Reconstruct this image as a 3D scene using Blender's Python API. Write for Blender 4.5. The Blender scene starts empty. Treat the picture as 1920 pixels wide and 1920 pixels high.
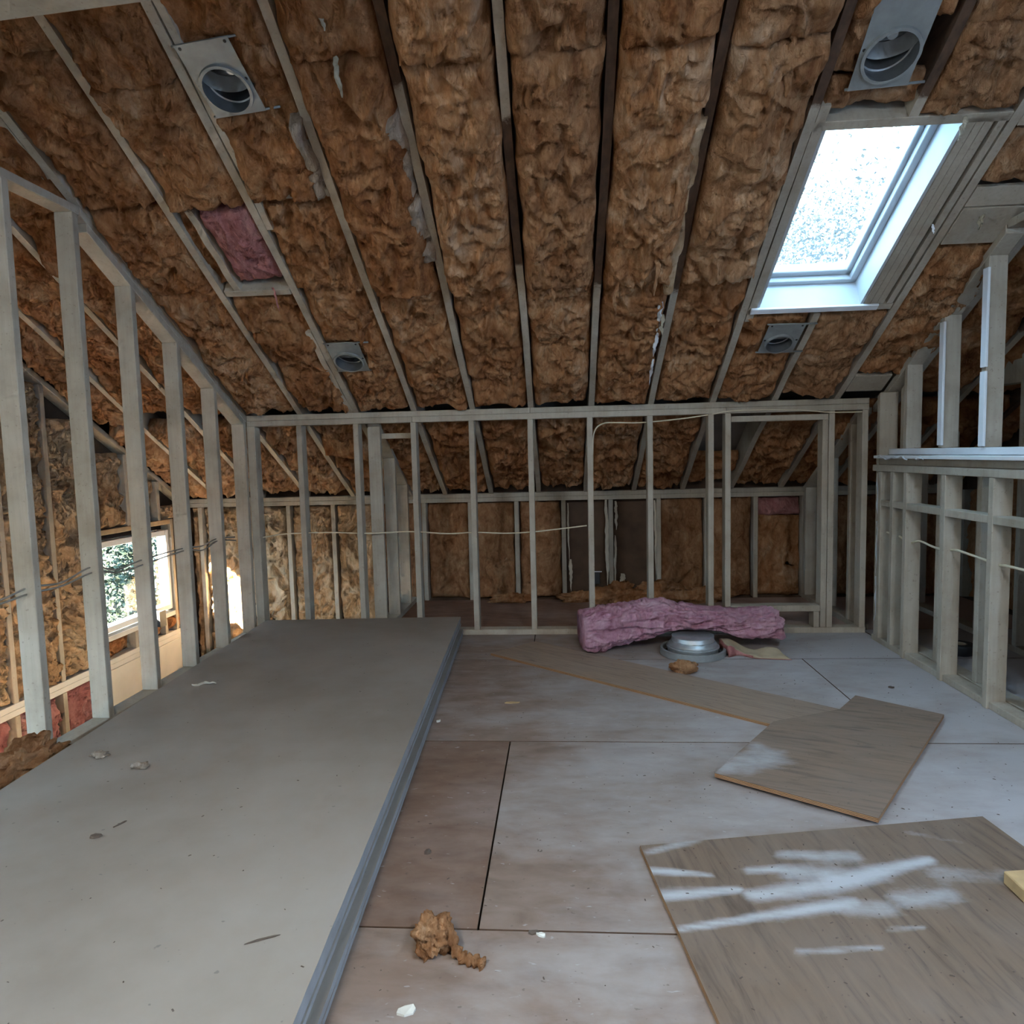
import bpy, bmesh, math
import numpy as np
from mathutils import Vector, Matrix

# ------------------------------------------------------------------ camera, world, lights, exposure
SC = bpy.context.scene
COL = SC.collection
F_PX, YAW, PITCH, ROLL, EYE = 1297.1, 0.0709, 0.0834, -0.0244, 1.2687

def camera_axes():
    cy, sy, cp, sp = math.cos(YAW), math.sin(YAW), math.cos(PITCH), math.sin(PITCH)
    fw = Vector((-sy * cp, cy * cp, -sp)); rt = Vector((cy, sy, 0)); up = rt.cross(fw)
    cr, sr = math.cos(ROLL), math.sin(ROLL)
    return rt * cr + up * sr, up * cr - rt * sr, fw
R_, U_, F_ = camera_axes()
cam_data = bpy.data.cameras.new('camera')
cam_data.sensor_fit = 'HORIZONTAL'; cam_data.sensor_width = 36.0
cam_data.lens = F_PX * 36.0 / 1920.0
cam_data.clip_start = 0.05; cam_data.clip_end = 300
cam = bpy.data.objects.new('camera', cam_data); COL.objects.link(cam)
m = Matrix((R_, U_, -F_)).transposed().to_4x4(); m.translation = Vector((0, 0, EYE))
cam.matrix_world = m
SC.camera = cam

SC.view_settings.view_transform = 'Standard'
SC.view_settings.look = 'None'
SC.view_settings.gamma = 1.0
SC.view_settings.use_curve_mapping = False
SC.view_settings.exposure = 1.05
SC.cycles.max_bounces = 6; SC.cycles.diffuse_bounces = 4; SC.cycles.glossy_bounces = 2; SC.cycles.transmission_bounces = 4; SC.cycles.transparent_max_bounces = 8
SC.cycles.caustics_reflective = False; SC.cycles.caustics_refractive = False; SC.cycles.use_adaptive_sampling = True; SC.cycles.adaptive_threshold = 0.10; SC.cycles.adaptive_min_samples = 10; SC.cycles.use_denoising = True

world = bpy.data.worlds.new('overcast_sky'); SC.world = world; world.use_nodes = True
bg = world.node_tree.nodes['Background']
bg.inputs[0].default_value = (0.46, 0.72, 1.0, 1); bg.inputs[1].default_value = 8.5

def lamp(name, kind, loc, direction, energy, color, sx=1, sy=1, portal=False, angle=None):
    d = bpy.data.lights.new(name, kind); d.energy = energy; d.color = color
    if kind == 'AREA':
        d.shape = 'RECTANGLE'; d.size = sx; d.size_y = sy
        if portal: d.cycles.is_portal = True
    if angle is not None: d.angle = angle
    o = bpy.data.objects.new(name, d); COL.objects.link(o)
    o.location = loc
    o.rotation_euler = Vector(direction).to_track_quat('-Z', 'Y').to_euler()
    return o

SUN_DIR = Vector((0.46, 0.86, -0.37)).normalized()
lamp('sun', 'SUN', (-8, -14, 9), SUN_DIR, 125.0, (1.0, 0.87, 0.70), angle=0.009)
SL = math.radians(29.0); TS, CS, SS = math.tan(SL), math.cos(SL), math.sin(SL)
# sky portals in the two openings in view
lamp('skylight_portal', 'AREA', (1.37, 3.50 + 0.25 * SS, 2.29 + 0.25 * CS), (0, -SS, -CS), 1, (1, 1, 1), 0.60, 1.15, portal=True)
lamp('gable_window_portal', 'AREA', (-3.50, 5.19, 0.36), (1, 0, 0), 1, (1, 1, 1), 0.70, 0.98, portal=True)
lamp('stair_window_portal', 'AREA', (-3.50, 2.0, 0.15), (1, 0, 0), 1, (1, 1, 1), 1.3, 1.4, portal=True)
# west window light, then added fill lamps east and rear behind the viewer
lamp('daylight_west', 'AREA', (-3.50, -0.15, 1.95), (1, 0.0, -0.12), 30, (0.80, 0.90, 1.0), 1.7, 1.2)
lamp('fill_east', 'AREA', (3.50, -0.35, 1.75), (-1, 0.0, -0.10), 58, (0.46, 0.64, 1.0), 1.5, 1.3)
FILL_SKYLIGHTS = [(-0.85, -0.25), (1.10, -0.25)]           # centres (x, y) of two skylights added for fill in the slope behind the viewer
for k, (x_, y_) in enumerate(FILL_SKYLIGHTS):
    z_ = 1.584 + TS * (4.774 - 1.55) - TS * (1.55 - y_)
    lamp('fill_rear_%d' % (k + 1), 'AREA', (x_, y_ - 0.30 * SS, z_ + 0.30 * CS), (0, SS, -CS), (36, 38)[k], (1.0, 0.80, 0.60) if k == 0 else (0.92, 0.90, 0.96), 0.55, 1.2)

# ------------------------------------------------------------------ helpers
rng = np.random.default_rng(7)
_perm = np.concatenate([rng.permutation(256)] * 3).astype(np.int64)
_grad = rng.normal(size=(256, 3)); _grad /= np.linalg.norm(_grad, axis=1)[:, None]

def perlin(P):
    P = np.asarray(P, float); i = np.floor(P).astype(np.int64); f = P - i; i &= 255
    u = f * f * f * (f * (f * 6 - 15) + 10); out = 0
    for dx in (0, 1):
        wx = u[..., 0] if dx else 1 - u[..., 0]
        a = _perm[i[..., 0] + dx]
        for dy in (0, 1):
            wy = u[..., 1] if dy else 1 - u[..., 1]
            b = _perm[a + i[..., 1] + dy]
            for dz in (0, 1):
                wz = u[..., 2] if dz else 1 - u[..., 2]
                g = _grad[_perm[b + i[..., 2] + dz]]
                d = f - np.array((dx, dy, dz), float)
                out = out + wx * wy * wz * (g * d).sum(-1)
    return out * 1.6

def fbm(P, n=3, gain=0.5):
    s, a = 0, 1.0
    for k in range(n):
        s = s + a * perlin(P + 13.7 * k); P = P * 2.03; a *= gain
    return s

def link(name, me, mats, parent=None):
    o = bpy.data.objects.new(name, me); COL.objects.link(o)
    for mt in (mats if isinstance(mats, (list, tuple)) else [mats]): me.materials.append(mt)
    if parent is not None: o.parent = parent
    return o

def tag(o, label=None, cat=None, group=None, kind=None):
    if label: o['label'] = label
    if cat: o['category'] = cat
    if group: o['group'] = group
    if kind: o['kind'] = kind
    return o

def empty(name, loc=(0, 0, 0), kind=None):
    o = bpy.data.objects.new(name, None); COL.objects.link(o); o.location = loc
    o.empty_display_size = 0.1
    if kind: o['kind'] = kind
    bpy.context.view_layer.update()
    return o

def poly_mesh(name, verts, faces, smooth=False):
    me = bpy.data.meshes.new(name); me.from_pydata([tuple(v) for v in verts], [], faces); me.update()
    if smooth: me.polygons.foreach_set('use_smooth', [True] * len(me.polygons))
    return me

def quads_mesh(name, V, Q, ngons=(), smooth=True):
    me = bpy.data.meshes.new(name); V = np.asarray(V, np.float32); Q = np.asarray(Q, np.int32)
    nl = Q.size + sum(len(n) for n in ngons); npoly = len(Q) + len(ngons)
    me.vertices.add(len(V)); me.vertices.foreach_set('co', V.ravel())
    me.loops.add(nl); me.polygons.add(npoly)
    li = np.concatenate([Q.ravel()] + [np.asarray(n, np.int32) for n in ngons]) if ngons else Q.ravel()
    me.loops.foreach_set('vertex_index', li.astype(np.int32))
    st = list(range(0, Q.size, 4)); p = Q.size
    for n in ngons: st.append(p); p += len(n)
    me.polygons.foreach_set('loop_start', np.array(st, np.int32))
    me.update(calc_edges=True); me.validate()
    if smooth: me.polygons.foreach_set('use_smooth', [True] * len(me.polygons))
    return me

def child_of(o, parent):
    # parents in this script are unrotated empties / meshes: keep world placement
    if parent is not None:
        o.parent = parent
        o.matrix_parent_inverse = parent.matrix_world.inverted()
    return o

def prism(name, prof, axis, a0, a1, mat, parent=None, bevel=0.0025):
    """extrude polygon prof along axis ('x','y','z') from a0 to a1 (prof given in the other two axes, in order)"""
    n = len(prof)
    def P(a, q):
        return {'x': (a, q[0], q[1]), 'y': (q[0], a, q[1]), 'z': (q[0], q[1], a)}[axis]
    vs = [P(a0, q) for q in prof] + [P(a1, q) for q in prof]
    fs = [list(range(n))[::-1], list(range(n, 2 * n))] + [[i, (i + 1) % n, n + (i + 1) % n, n + i] for i in range(n)]
    bm = bmesh.new(); bv = [bm.verts.new(v) for v in vs]
    for f in fs: bm.faces.new([bv[i] for i in f])
    bmesh.ops.recalc_face_normals(bm, faces=bm.faces)
    if bevel: bmesh.ops.bevel(bm, geom=list(bm.edges), offset=bevel, segments=1, affect='EDGES', clamp_overlap=True)
    me = bpy.data.meshes.new(name); bm.to_mesh(me); bm.free()
    o = link(name, me, mat)
    return child_of(o, parent)

def box(name, x0, x1, y0, y1, z0, z1, mat, parent=None, bevel=0.0025):
    return prism(name, [(x0, y0), (x1, y0), (x1, y1), (x0, y1)], 'z', z0, z1, mat, parent, bevel)

def hexa(name, b, t, mat, parent=None, bevel=0.0):
    """solid from bottom polygon b and top polygon t (lists of 3-D points, same order)"""
    n = len(b); bm = bmesh.new(); bv = [bm.verts.new(v) for v in list(b) + list(t)]
    bm.faces.new([bv[i] for i in range(n)][::-1]); bm.faces.new([bv[i] for i in range(n, 2 * n)])
    for i in range(n): bm.faces.new([bv[i], bv[(i + 1) % n], bv[n + (i + 1) % n], bv[n + i]])
    bmesh.ops.recalc_face_normals(bm, faces=bm.faces)
    if bevel: bmesh.ops.bevel(bm, geom=list(bm.edges), offset=bevel, segments=1, affect='EDGES', clamp_overlap=True)
    me = bpy.data.meshes.new(name); bm.to_mesh(me); bm.free()
    return child_of(link(name, me, mat), parent)

def tube(name, pts, r, mat, parent=None, seg=8, radii=None):
    P = [Vector(p) for p in pts]; V = []; Fc = []
    for i, p in enumerate(P):
        d = (P[min(i + 1, len(P) - 1)] - P[max(i - 1, 0)]).normalized()
        a = d.cross(Vector((0.13, 0.27, 0.95)))
        if a.length < 1e-3: a = d.cross(Vector((1, 0, 0)))
        a.normalize(); b = d.cross(a); rr = radii[i] if radii else r
        for k in range(seg):
            t = 2 * math.pi * k / seg; V.append(p + (a * math.cos(t) + b * math.sin(t)) * rr)
    for i in range(len(P) - 1):
        for k in range(seg):
            Fc.append([i * seg + k, i * seg + (k + 1) % seg, (i + 1) * seg + (k + 1) % seg, (i + 1) * seg + k])
    Fc.append(list(range(seg))[::-1]); Fc.append([(len(P) - 1) * seg + k for k in range(seg)])
    return child_of(link(name, poly_mesh(name, V, Fc, True), mat), parent)

def smooth_path(pts, n=6):
    P = [np.array(p, float) for p in pts]; out = []
    for i in range(len(P) - 1):
        p0, p1, p2, p3 = P[max(i - 1, 0)], P[i], P[i + 1], P[min(i + 2, len(P) - 1)]
        for k in range(n):
            t = k / n
            out.append(0.5 * ((2 * p1) + (-p0 + p2) * t + (2 * p0 - 5 * p1 + 4 * p2 - p3) * t * t + (-p0 + 3 * p1 - 3 * p2 + p3) * t ** 3))
    out.append(P[-1]); return [tuple(q) for q in out]

def lathe(name, prof, mat, M=None, seg=40, parent=None, smooth=True):
    """prof: list of (r, z) from one end to the other; M: matrix placing the local z axis"""
    V, Q = [], []
    for r, z in prof:
        for k in range(seg):
            t = 2 * math.pi * k / seg; v = Vector((r * math.cos(t), r * math.sin(t), z)); V.append(M @ v if M else v)
    for i in range(len(prof) - 1):
        for k in range(seg): Q.append([i * seg + k, i * seg + (k + 1) % seg, (i + 1) * seg + (k + 1) % seg, (i + 1) * seg + k])
    me = poly_mesh(name, V, Q, smooth)
    o = link(name, me, mat)
    if smooth:
        md = o.modifiers.new('edges', 'EDGE_SPLIT'); md.split_angle = math.radians(35)
    return child_of(o, parent)

def roof_z(y): return 1.584 + TS * (4.774 - y)      # underside of the rafters
def roof_pt(x, y, off=0.0):                          # off: distance outward along the roof normal
    return Vector((x, y + off * SS, roof_z(y) + off * CS))

# pixel of the photograph -> point on a horizontal plane (used to measure flat boards lying on the floor)
def px(x, y, z=0.0):
    v = F_ + R_ * ((x - 960) / F_PX) - U_ * ((y - 960) / F_PX)
    t = (z - EYE) / v.z
    return (v.x * t, v.y * t)

# ------------------------------------------------------------------ materials
def new_mat(name):
    mt = bpy.data.materials.new(name); mt.use_nodes = True
    nt = mt.node_tree; b = nt.nodes['Principled BSDF']
    return mt, nt, b

class NT:
    def __init__(s, nt): s.nt = nt
    def n(s, t, **kw):
        nd = s.nt.nodes.new(t)
        for k, v in kw.items():
            if isinstance(k, str) and hasattr(nd, k) and not k.startswith('in_'): setattr(nd, k, v)
        return nd
    def l(s, a, b): s.nt.links.new(a, b)
    def noise(s, vec, scale, detail=4, rough=0.55, dist=0.0):
        nd = s.nt.nodes.new('ShaderNodeTexNoise'); nd.inputs['Scale'].default_value = scale
        nd.inputs['Detail'].default_value = detail; nd.inputs['Roughness'].default_value = rough
        nd.inputs['Distortion'].default_value = dist
        if vec is not None: s.l(vec, nd.inputs['Vector'])
        return nd.outputs['Fac']
    def pos(s, scale=(1, 1, 1), rot=(0, 0, 0)):
        g = s.nt.nodes.new('ShaderNodeNewGeometry'); mp = s.nt.nodes.new('ShaderNodeMapping')
        mp.inputs['Scale'].default_value = scale; mp.inputs['Rotation'].default_value = rot
        s.l(g.outputs['Position'], mp.inputs['Vector']); return mp.outputs['Vector']
    def ramp(s, fac, stops):
        r = s.nt.nodes.new('ShaderNodeValToRGB'); e = r.color_ramp.elements
        while len(e) < len(stops): e.new(0.5)
        for el, (p, c) in zip(e, stops):
            el.position = p; el.color = (c, c, c, 1) if isinstance(c, (int, float)) else (*c, 1)
        s.l(fac, r.inputs['Fac']); return r.outputs['Color']
    def mix(s, fac, a, b, blend='MIX'):
        mx = s.nt.nodes.new('ShaderNodeMix'); mx.data_type = 'RGBA'; mx.blend_type = blend
        for sock, v in ((mx.inputs['Factor'], fac), (mx.inputs['A'], a), (mx.inputs['B'], b)):
            if isinstance(v, (int, float)): sock.default_value = v
            elif isinstance(v, tuple): sock.default_value = (*v, 1)
            else: s.l(v, sock)
        return mx.outputs['Result']
    def math(s, op, a, b=0.0):
        md = s.nt.nodes.new('ShaderNodeMath'); md.operation = op
        for sock, v in ((md.inputs[0], a), (md.inputs[1], b)):
            if isinstance(v, (int, float)): sock.default_value = v
            else: s.l(v, sock)
        return md.outputs[0]
    def bump(s, h, b, strength=0.3, dist=0.01):
        bp = s.nt.nodes.new('ShaderNodeBump'); bp.inputs['Strength'].default_value = strength
        bp.inputs['Distance'].default_value = dist; s.l(h, bp.inputs['Height']); s.l(bp.outputs['Normal'], b.inputs['Normal'])
    def attr(s, name):
        a = s.nt.nodes.new('ShaderNodeAttribute'); a.attribute_name = name; return a.outputs['Fac']
    def rand(s):
        return s.nt.nodes.new('ShaderNodeObjectInfo').outputs['Random']

def simple(name, col, rough=0.7, metal=0.0, var=0.12, scale=9.0, bump=0.0):
    mt, nt, b = new_mat(name); t = NT(nt)
    f = t.noise(t.pos(), scale, 5)
    c = t.ramp(f, [(0.25, tuple(x * (1 - var) for x in col)), (0.75, tuple(min(1, x * (1 + var)) for x in col))])
    t.l(c, b.inputs['Base Color']); b.inputs['Roughness'].default_value = rough; b.inputs['Metallic'].default_value = metal
    if bump: t.bump(t.noise(t.pos(), scale * 6, 4), b, bump, 0.004)
    return mt

def lumber_mat(name, base, dark, tint):
    mt, nt, b = new_mat(name); t = NT(nt)
    v = t.pos((1, 1, 1))
    blot = t.noise(v, 5.0, 5, 0.6)
    grain = t.noise(t.pos((60, 60, 3)), 1.0, 3, 0.6)
    speck = t.ramp(t.noise(v, 70, 2), [(0.66, 0.0), (0.72, 1.0)])
    c = t.ramp(blot, [(0.25, dark), (0.5, base), (0.8, tint)])
    c = t.mix(t.math('MULTIPLY', t.math('SUBTRACT', grain, 0.42), 0.6), c, (0.20, 0.15, 0.10))
    c = t.mix(t.math('MULTIPLY', speck, 0.35), c, (0.12, 0.08, 0.05))
    r = t.rand()
    c = t.mix(0.45, c, t.ramp(r, [(0.0, 0.66), (1.0, 1.0)]), 'MULTIPLY')
    rawf = t.math('ADD', t.math('MULTIPLY', t.attr('raw'), 1.6), t.math('MULTIPLY', t.math('SUBTRACT', t.noise(t.pos(), 16, 5, 0.7), 0.5), 1.1))
    raw = t.ramp(rawf, [(0.60, 0.0), (0.80, 1.0)])
    rawc = t.ramp(t.noise(t.pos((12, 3, 12)), 3.0, 4), [(0.3, (0.055, 0.030, 0.018)), (0.7, (0.115, 0.062, 0.036))])
    c = t.mix(raw, c, rawc)
    t.l(c, b.inputs['Base Color']); b.inputs['Roughness'].default_value = 0.85
    t.bump(t.noise(t.pos(), 120, 3), b, 0.12, 0.002)
    return mt
M_LUM = lumber_mat('painted_lumber', (0.45, 0.39, 0.315), (0.345, 0.285, 0.22), (0.52, 0.465, 0.39))
M_RAW = simple('raw_lumber', (0.40, 0.28, 0.17), 0.85, 0, 0.25, 12)

def insulation(name, cols, sheen=0.0):
    mt, nt, b = new_mat(name); t = NT(nt)
    v = t.pos()
    w = t.noise(v, 4.0, 1, 0.5)
    n1 = t.noise(t.pos((1.25, 0.8, 0.8)), 5.5, 5, 0.62, 1.3)
    n2 = t.noise(t.pos((1.3, 0.7, 0.7)), 24.0, 3, 0.7, 1.0)
    f = t.math('ADD', t.math('MULTIPLY', n1, 0.62), t.math('ADD', t.math('MULTIPLY', n2, 0.20), t.math('MULTIPLY', w, 0.18)))
    f = t.math('ADD', f, t.math('MULTIPLY', t.math('SUBTRACT', t.rand(), 0.5), 0.09))
    c = t.ramp(f, [(0.30, cols[0]), (0.44, cols[1]), (0.55, cols[2]), (0.70, cols[3])])
    t.l(c, b.inputs['Base Color']); b.inputs['Roughness'].default_value = 1.0
    b.inputs['Specular IOR Level'].default_value = 0.05
    h = t.math('ADD', t.noise(t.pos((1.4, 0.7, 0.7)), 26.0, 6, 0.74, 1.6), 0.0)
    t.bump(h, b, 1.0, 0.026)
    return mt
M_INS = insulation('aged_fibreglass', [(0.18, 0.062, 0.023), (0.40, 0.172, 0.072), (0.53, 0.27, 0.13), (0.72, 0.47, 0.30)])
M_INS2 = insulation('aged_fibreglass_pale', [(0.22, 0.085, 0.036), (0.42, 0.205, 0.098), (0.54, 0.30, 0.16), (0.72, 0.50, 0.34)])
M_PINK = insulation('pink_fibreglass', [(0.42, 0.16, 0.22), (0.64, 0.33, 0.42), (0.74, 0.45, 0.53), (0.82, 0.60, 0.64)])
M_PINKD = insulation('dusty_pink_fibreglass', [(0.32, 0.105, 0.10), (0.46, 0.18, 0.18), (0.56, 0.26, 0.25), (0.64, 0.36, 0.33)])
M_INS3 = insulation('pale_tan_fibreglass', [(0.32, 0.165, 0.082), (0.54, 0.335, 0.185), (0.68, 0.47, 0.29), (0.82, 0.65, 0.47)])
M_PALE = insulation('grey_faced_fibreglass', [(0.36, 0.26, 0.19), (0.46, 0.36, 0.28), (0.54, 0.44, 0.36), (0.62, 0.54, 0.46)])
M_TUFT = insulation('bleached_fibre', [(0.50, 0.42, 0.30), (0.60, 0.53, 0.40), (0.68, 0.62, 0.50), (0.75, 0.71, 0.62)])

def ply_floor():
    mt, nt, b = new_mat('dusty_subfloor_plywood'); t = NT(nt)
    grain = t.noise(t.pos((2.0, 5, 1)), 3.0, 6, 0.55, 0.5)
    c = t.ramp(grain, [(0.25, (0.175, 0.115, 0.086)), (0.5, (0.235, 0.166, 0.130)), (0.78, (0.29, 0.215, 0.178))])
    oc = t.nt.nodes.new('ShaderNodeObjectInfo').outputs['Color']
    g = t.nt.nodes.new('ShaderNodeNewGeometry'); sx = t.nt.nodes.new('ShaderNodeSeparateXYZ'); t.l(g.outputs['Position'], sx.inputs[0])
    gx = t.math('MULTIPLY', t.math('ADD', sx.outputs['X'], 0.7), 0.20)
    n = t.math('ADD', t.math('MULTIPLY', t.noise(t.pos((1, 1.7, 1)), 1.7, 6, 0.6, 0.3), 0.9), t.math('MULTIPLY', t.noise(t.pos((1, 2, 1)), 9, 5, 0.65), 0.25))
    m_ = t.ramp(t.math('ADD', t.math('SUBTRACT', n, 0.16), gx), [(0.42, 0.0), (0.95, 0.9)])
    c = t.mix(m_, c, (0.46, 0.44, 0.45))
    c = t.mix(1.0, c, oc, 'MULTIPLY')
    sp = t.ramp(t.noise(t.pos((1, 1.6, 1)), 42, 2, 0.5), [(0.69, 0.0), (0.74, 1.0)])
    c = t.mix(t.math('MULTIPLY', sp, 0.55), c, (0.10, 0.075, 0.06))
    sp2 = t.ramp(t.noise(t.pos((1, 2.4, 1)), 27, 2, 0.5, 0.5), [(0.70, 0.0), (0.76, 1.0)])
    c = t.mix(t.math('MULTIPLY', sp2, 0.5), c, (0.46, 0.455, 0.46))
    t.l(c, b.inputs['Base Color']); b.inputs['Roughness'].default_value = 0.8
    t.bump(t.noise(t.pos(), 60, 4), b, 0.15, 0.003)
    return mt
M_FLOOR = ply_floor()

def loose_ply(name, base, rot, streak=1.0):
    mt, nt, b = new_mat(name); t = NT(nt)
    gv = t.pos((1, 1, 1), (0, 0, rot)); mp2 = nt.nodes.new('ShaderNodeMapping'); mp2.inputs['Scale'].default_value = (1.5, 11, 1); t.l(gv, mp2.inputs['Vector'])
    grain = t.noise(mp2.outputs['Vector'], 2.0, 5, 0.6, 1.6)
    c = t.ramp(grain, [(0.25, tuple(x * 0.52 for x in base)), (0.46, base), (0.8, tuple(x * 1.25 for x in base))])
    f2 = t.ramp(t.noise(t.pos(), 3.2, 5, 0.6), [(0.4, 0.0), (0.75, 1.0)])
    c = t.mix(t.math('MULTIPLY', f2, 0.28), c, (0.22, 0.192, 0.178))
    sp = t.ramp(t.noise(t.pos((1.5, 1, 1)), 46, 2, 0.5), [(0.70, 0.0), (0.75, 1.0)])
    c = t.mix(t.math('MULTIPLY', sp, 0.6), c, (0.09, 0.06, 0.05))
    pf = t.math('ADD', t.attr('paint'), t.math('MULTIPLY', t.math('SUBTRACT', t.noise(t.pos((1, 2, 1)), 8, 6, 0.7), 0.5), 1.0))
    c = t.mix(t.ramp(pf, [(0.20, 0.0), (1.10, 0.86)]), c, (0.46, 0.47, 0.50))
    t.l(c, b.inputs['Base Color']); b.inputs['Roughness'].default_value = 0.75
    t.bump(grain, b, 0.12, 0.003)
    return mt
M_PLY_A = loose_ply('plywood_strip_face', (0.27, 0.186, 0.132), 0.66)
M_PLY_B = loose_ply('plywood_offcut_face', (0.205, 0.138, 0.096), 0.35)
M_PLY_C = loose_ply('plywood_sheet_face', (0.165, 0.111, 0.077), 1.42)
def ply_edge():
    mt, nt, b = new_mat('plywood_edge_plies'); t = NT(nt)
    w = t.nt.nodes.new('ShaderNodeTexWave'); w.bands_direction = 'Z'; w.inputs['Scale'].default_value = 62; w.inputs['Distortion'].default_value = 1.0
    t.l(t.pos(), w.inputs['Vector'])
    c = t.ramp(w.outputs['Fac'], [(0.3, (0.11, 0.048, 0.022)), (0.7, (0.42, 0.235, 0.115))])
    t.l(c, b.inputs['Base Color']); b.inputs['Roughness'].default_value = 0.9
    return mt
M_PEDGE = ply_edge()

def drywall():
    mt, nt, b = new_mat('drywall_paper'); t = NT(nt)
    n = t.noise(t.pos(), 1.6, 6, 0.6)
    c = t.ramp(n, [(0.3, (0.225, 0.186, 0.156)), (0.55, (0.285, 0.246, 0.217)), (0.8, (0.325, 0.292, 0.268))])
    sp = t.ramp(t.noise(t.pos((1, 1.3, 1)), 34, 2), [(0.715, 0.0), (0.75, 1.0)])
    c = t.mix(t.math('MULTIPLY', sp, 0.6), c, (0.13, 0.12, 0.12))
    st = t.ramp(t.noise(t.pos((3, 1, 1)), 2.2, 5, 0.7), [(0.60, 0.0), (0.80, 1.0)])
    c = t.mix(t.math('MULTIPLY', st, 0.25), c, (0.33, 0.285, 0.24))
    t.l(c, b.inputs['Base Color']); b.inputs['Roughness'].default_value = 0.62
    b.inputs['Specular IOR Level'].default_value = 0.35
    t.bump(t.noise(t.pos(), 90, 3), b, 0.08, 0.002)
    return mt
M_DRY = drywall()
M_DEDGE = simple('drywall_edge_paper', (0.275, 0.265, 0.268), 0.8, 0, 0.15, 14)
M_GALV = simple('galvanised_steel', (0.55, 0.58, 0.60), 0.42, 0.75, 0.16, 18)
M_GALVD = simple('dull_galvanised_steel', (0.31, 0.325, 0.325), 0.55, 0.45, 0.18, 14)
M_CANIN = simple('aluminium_can_lining', (0.36, 0.38, 0.40), 0.35, 0.8, 0.2, 16)
M_BLACK = simple('black_plastic', (0.018, 0.018, 0.02), 0.5, 0, 0.2)
M_CABLE = simple('cream_cable_sheath', (0.62, 0.54, 0.40), 0.5, 0, 0.1)
M_CABLED = simple('dusty_grey_cable_sheath', (0.27, 0.25, 0.22), 0.6, 0, 0.1)
M_KRAFT = simple('kraft_paper', (0.36, 0.285, 0.19), 0.8, 0, 0.2, 8, 0.3)
M_KRAFTL = simple('pale_kraft_paper', (0.50, 0.43, 0.34), 0.8, 0, 0.2, 8, 0.3)
M_STAIR = simple('bounce_stair_boards', (0.50, 0.42, 0.34), 0.9, 0, 0.12, 5)  # boards lightened so the sunlit stairwell throws more bounce light
M_SHEATH = simple('dark_board_sheathing', (0.088, 0.050, 0.030), 0.9, 0, 0.3, 7)
M_DECK = simple('grey_roof_decking', (0.24, 0.21, 0.185), 0.9, 0, 0.2, 5)
M_VINYL = simple('white_window_frame', (0.74, 0.76, 0.80), 0.45, 0, 0.05)
M_JAMB = simple('white_painted_board', (0.68, 0.70, 0.74), 0.6, 0, 0.08, 6)
M_SKYJ = simple('toned_down_skylight_jamb', (0.43, 0.45, 0.48), 0.6, 0, 0.06, 6)  # white jamb colour darkened to offset the strong skylight glare
M_PAINTB = simple('primed_white_board', (0.62, 0.60, 0.575), 0.7, 0, 0.08, 6)
M_CHIP = simple('pale_gypsum_chip', (0.66, 0.65, 0.60), 0.9, 0, 0.1, 30)
M_DEBRIS = simple('dark_debris', (0.10, 0.075, 0.06), 0.95, 0, 0.3, 30)
M_WOODB = simple('yellow_pine_block', (0.50, 0.34, 0.17), 0.8, 0, 0.25, 14)
M_LEAF = simple('tree_foliage', (0.0150, 0.0195, 0.0135), 0.8, 0, 0.2, 0.9)
M_LEAF2 = simple('shrub_foliage', (0.018, 0.030, 0.016), 0.8, 0, 0.35, 1.5)
M_BARK = simple('tree_bark', (0.20, 0.16, 0.13), 0.95, 0, 0.25, 5)
M_GRASS = simple('lawn_grass', (0.028, 0.03, 0.02), 0.95, 0, 0.3, 1.5)
M_BRICK = simple('sun_blocker_masonry', (0.30, 0.13, 0.09), 0.9, 0, 0.2, 8)
def glass():
    mt, nt, b = new_mat('window_glass'); t = NT(nt); nt.nodes.remove(b)
    tr = t.nt.nodes.new('ShaderNodeBsdfTransparent'); tr.inputs[0].default_value = (0.93, 0.97, 0.96, 1)
    gl = t.nt.nodes.new('ShaderNodeBsdfGlossy'); gl.inputs['Roughness'].default_value = 0.02
    mx = t.nt.nodes.new('ShaderNodeMixShader'); mx.inputs[0].default_value = 0.05
    t.l(tr.outputs[0], mx.inputs[1]); t.l(gl.outputs[0], mx.inputs[2])
    t.l(mx.outputs[0], nt.nodes['Material Output'].inputs['Surface'])
    return mt
M_GLASS = glass()
def veil_glass():
    mt = M_GLASS.copy(); mt.name = 'veiled_skylight_glass'; nt = mt.node_tree; t = NT(nt)
    out = nt.nodes['Material Output']; src = out.inputs['Surface'].links[0].from_socket
    tl = nt.nodes.new('ShaderNodeBsdfTranslucent'); tl.inputs[0].default_value = (0.92, 0.97, 0.95, 1)
    mx = nt.nodes.new('ShaderNodeMixShader'); mx.inputs[0].default_value = 0.028  # translucent share lays a painted glare haze over the view
    t.l(src, mx.inputs[1]); t.l(tl.outputs[0], mx.inputs[2]); t.l(mx.outputs[0], out.inputs['Surface'])
    return mt
M_GLASSV = veil_glass()

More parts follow.
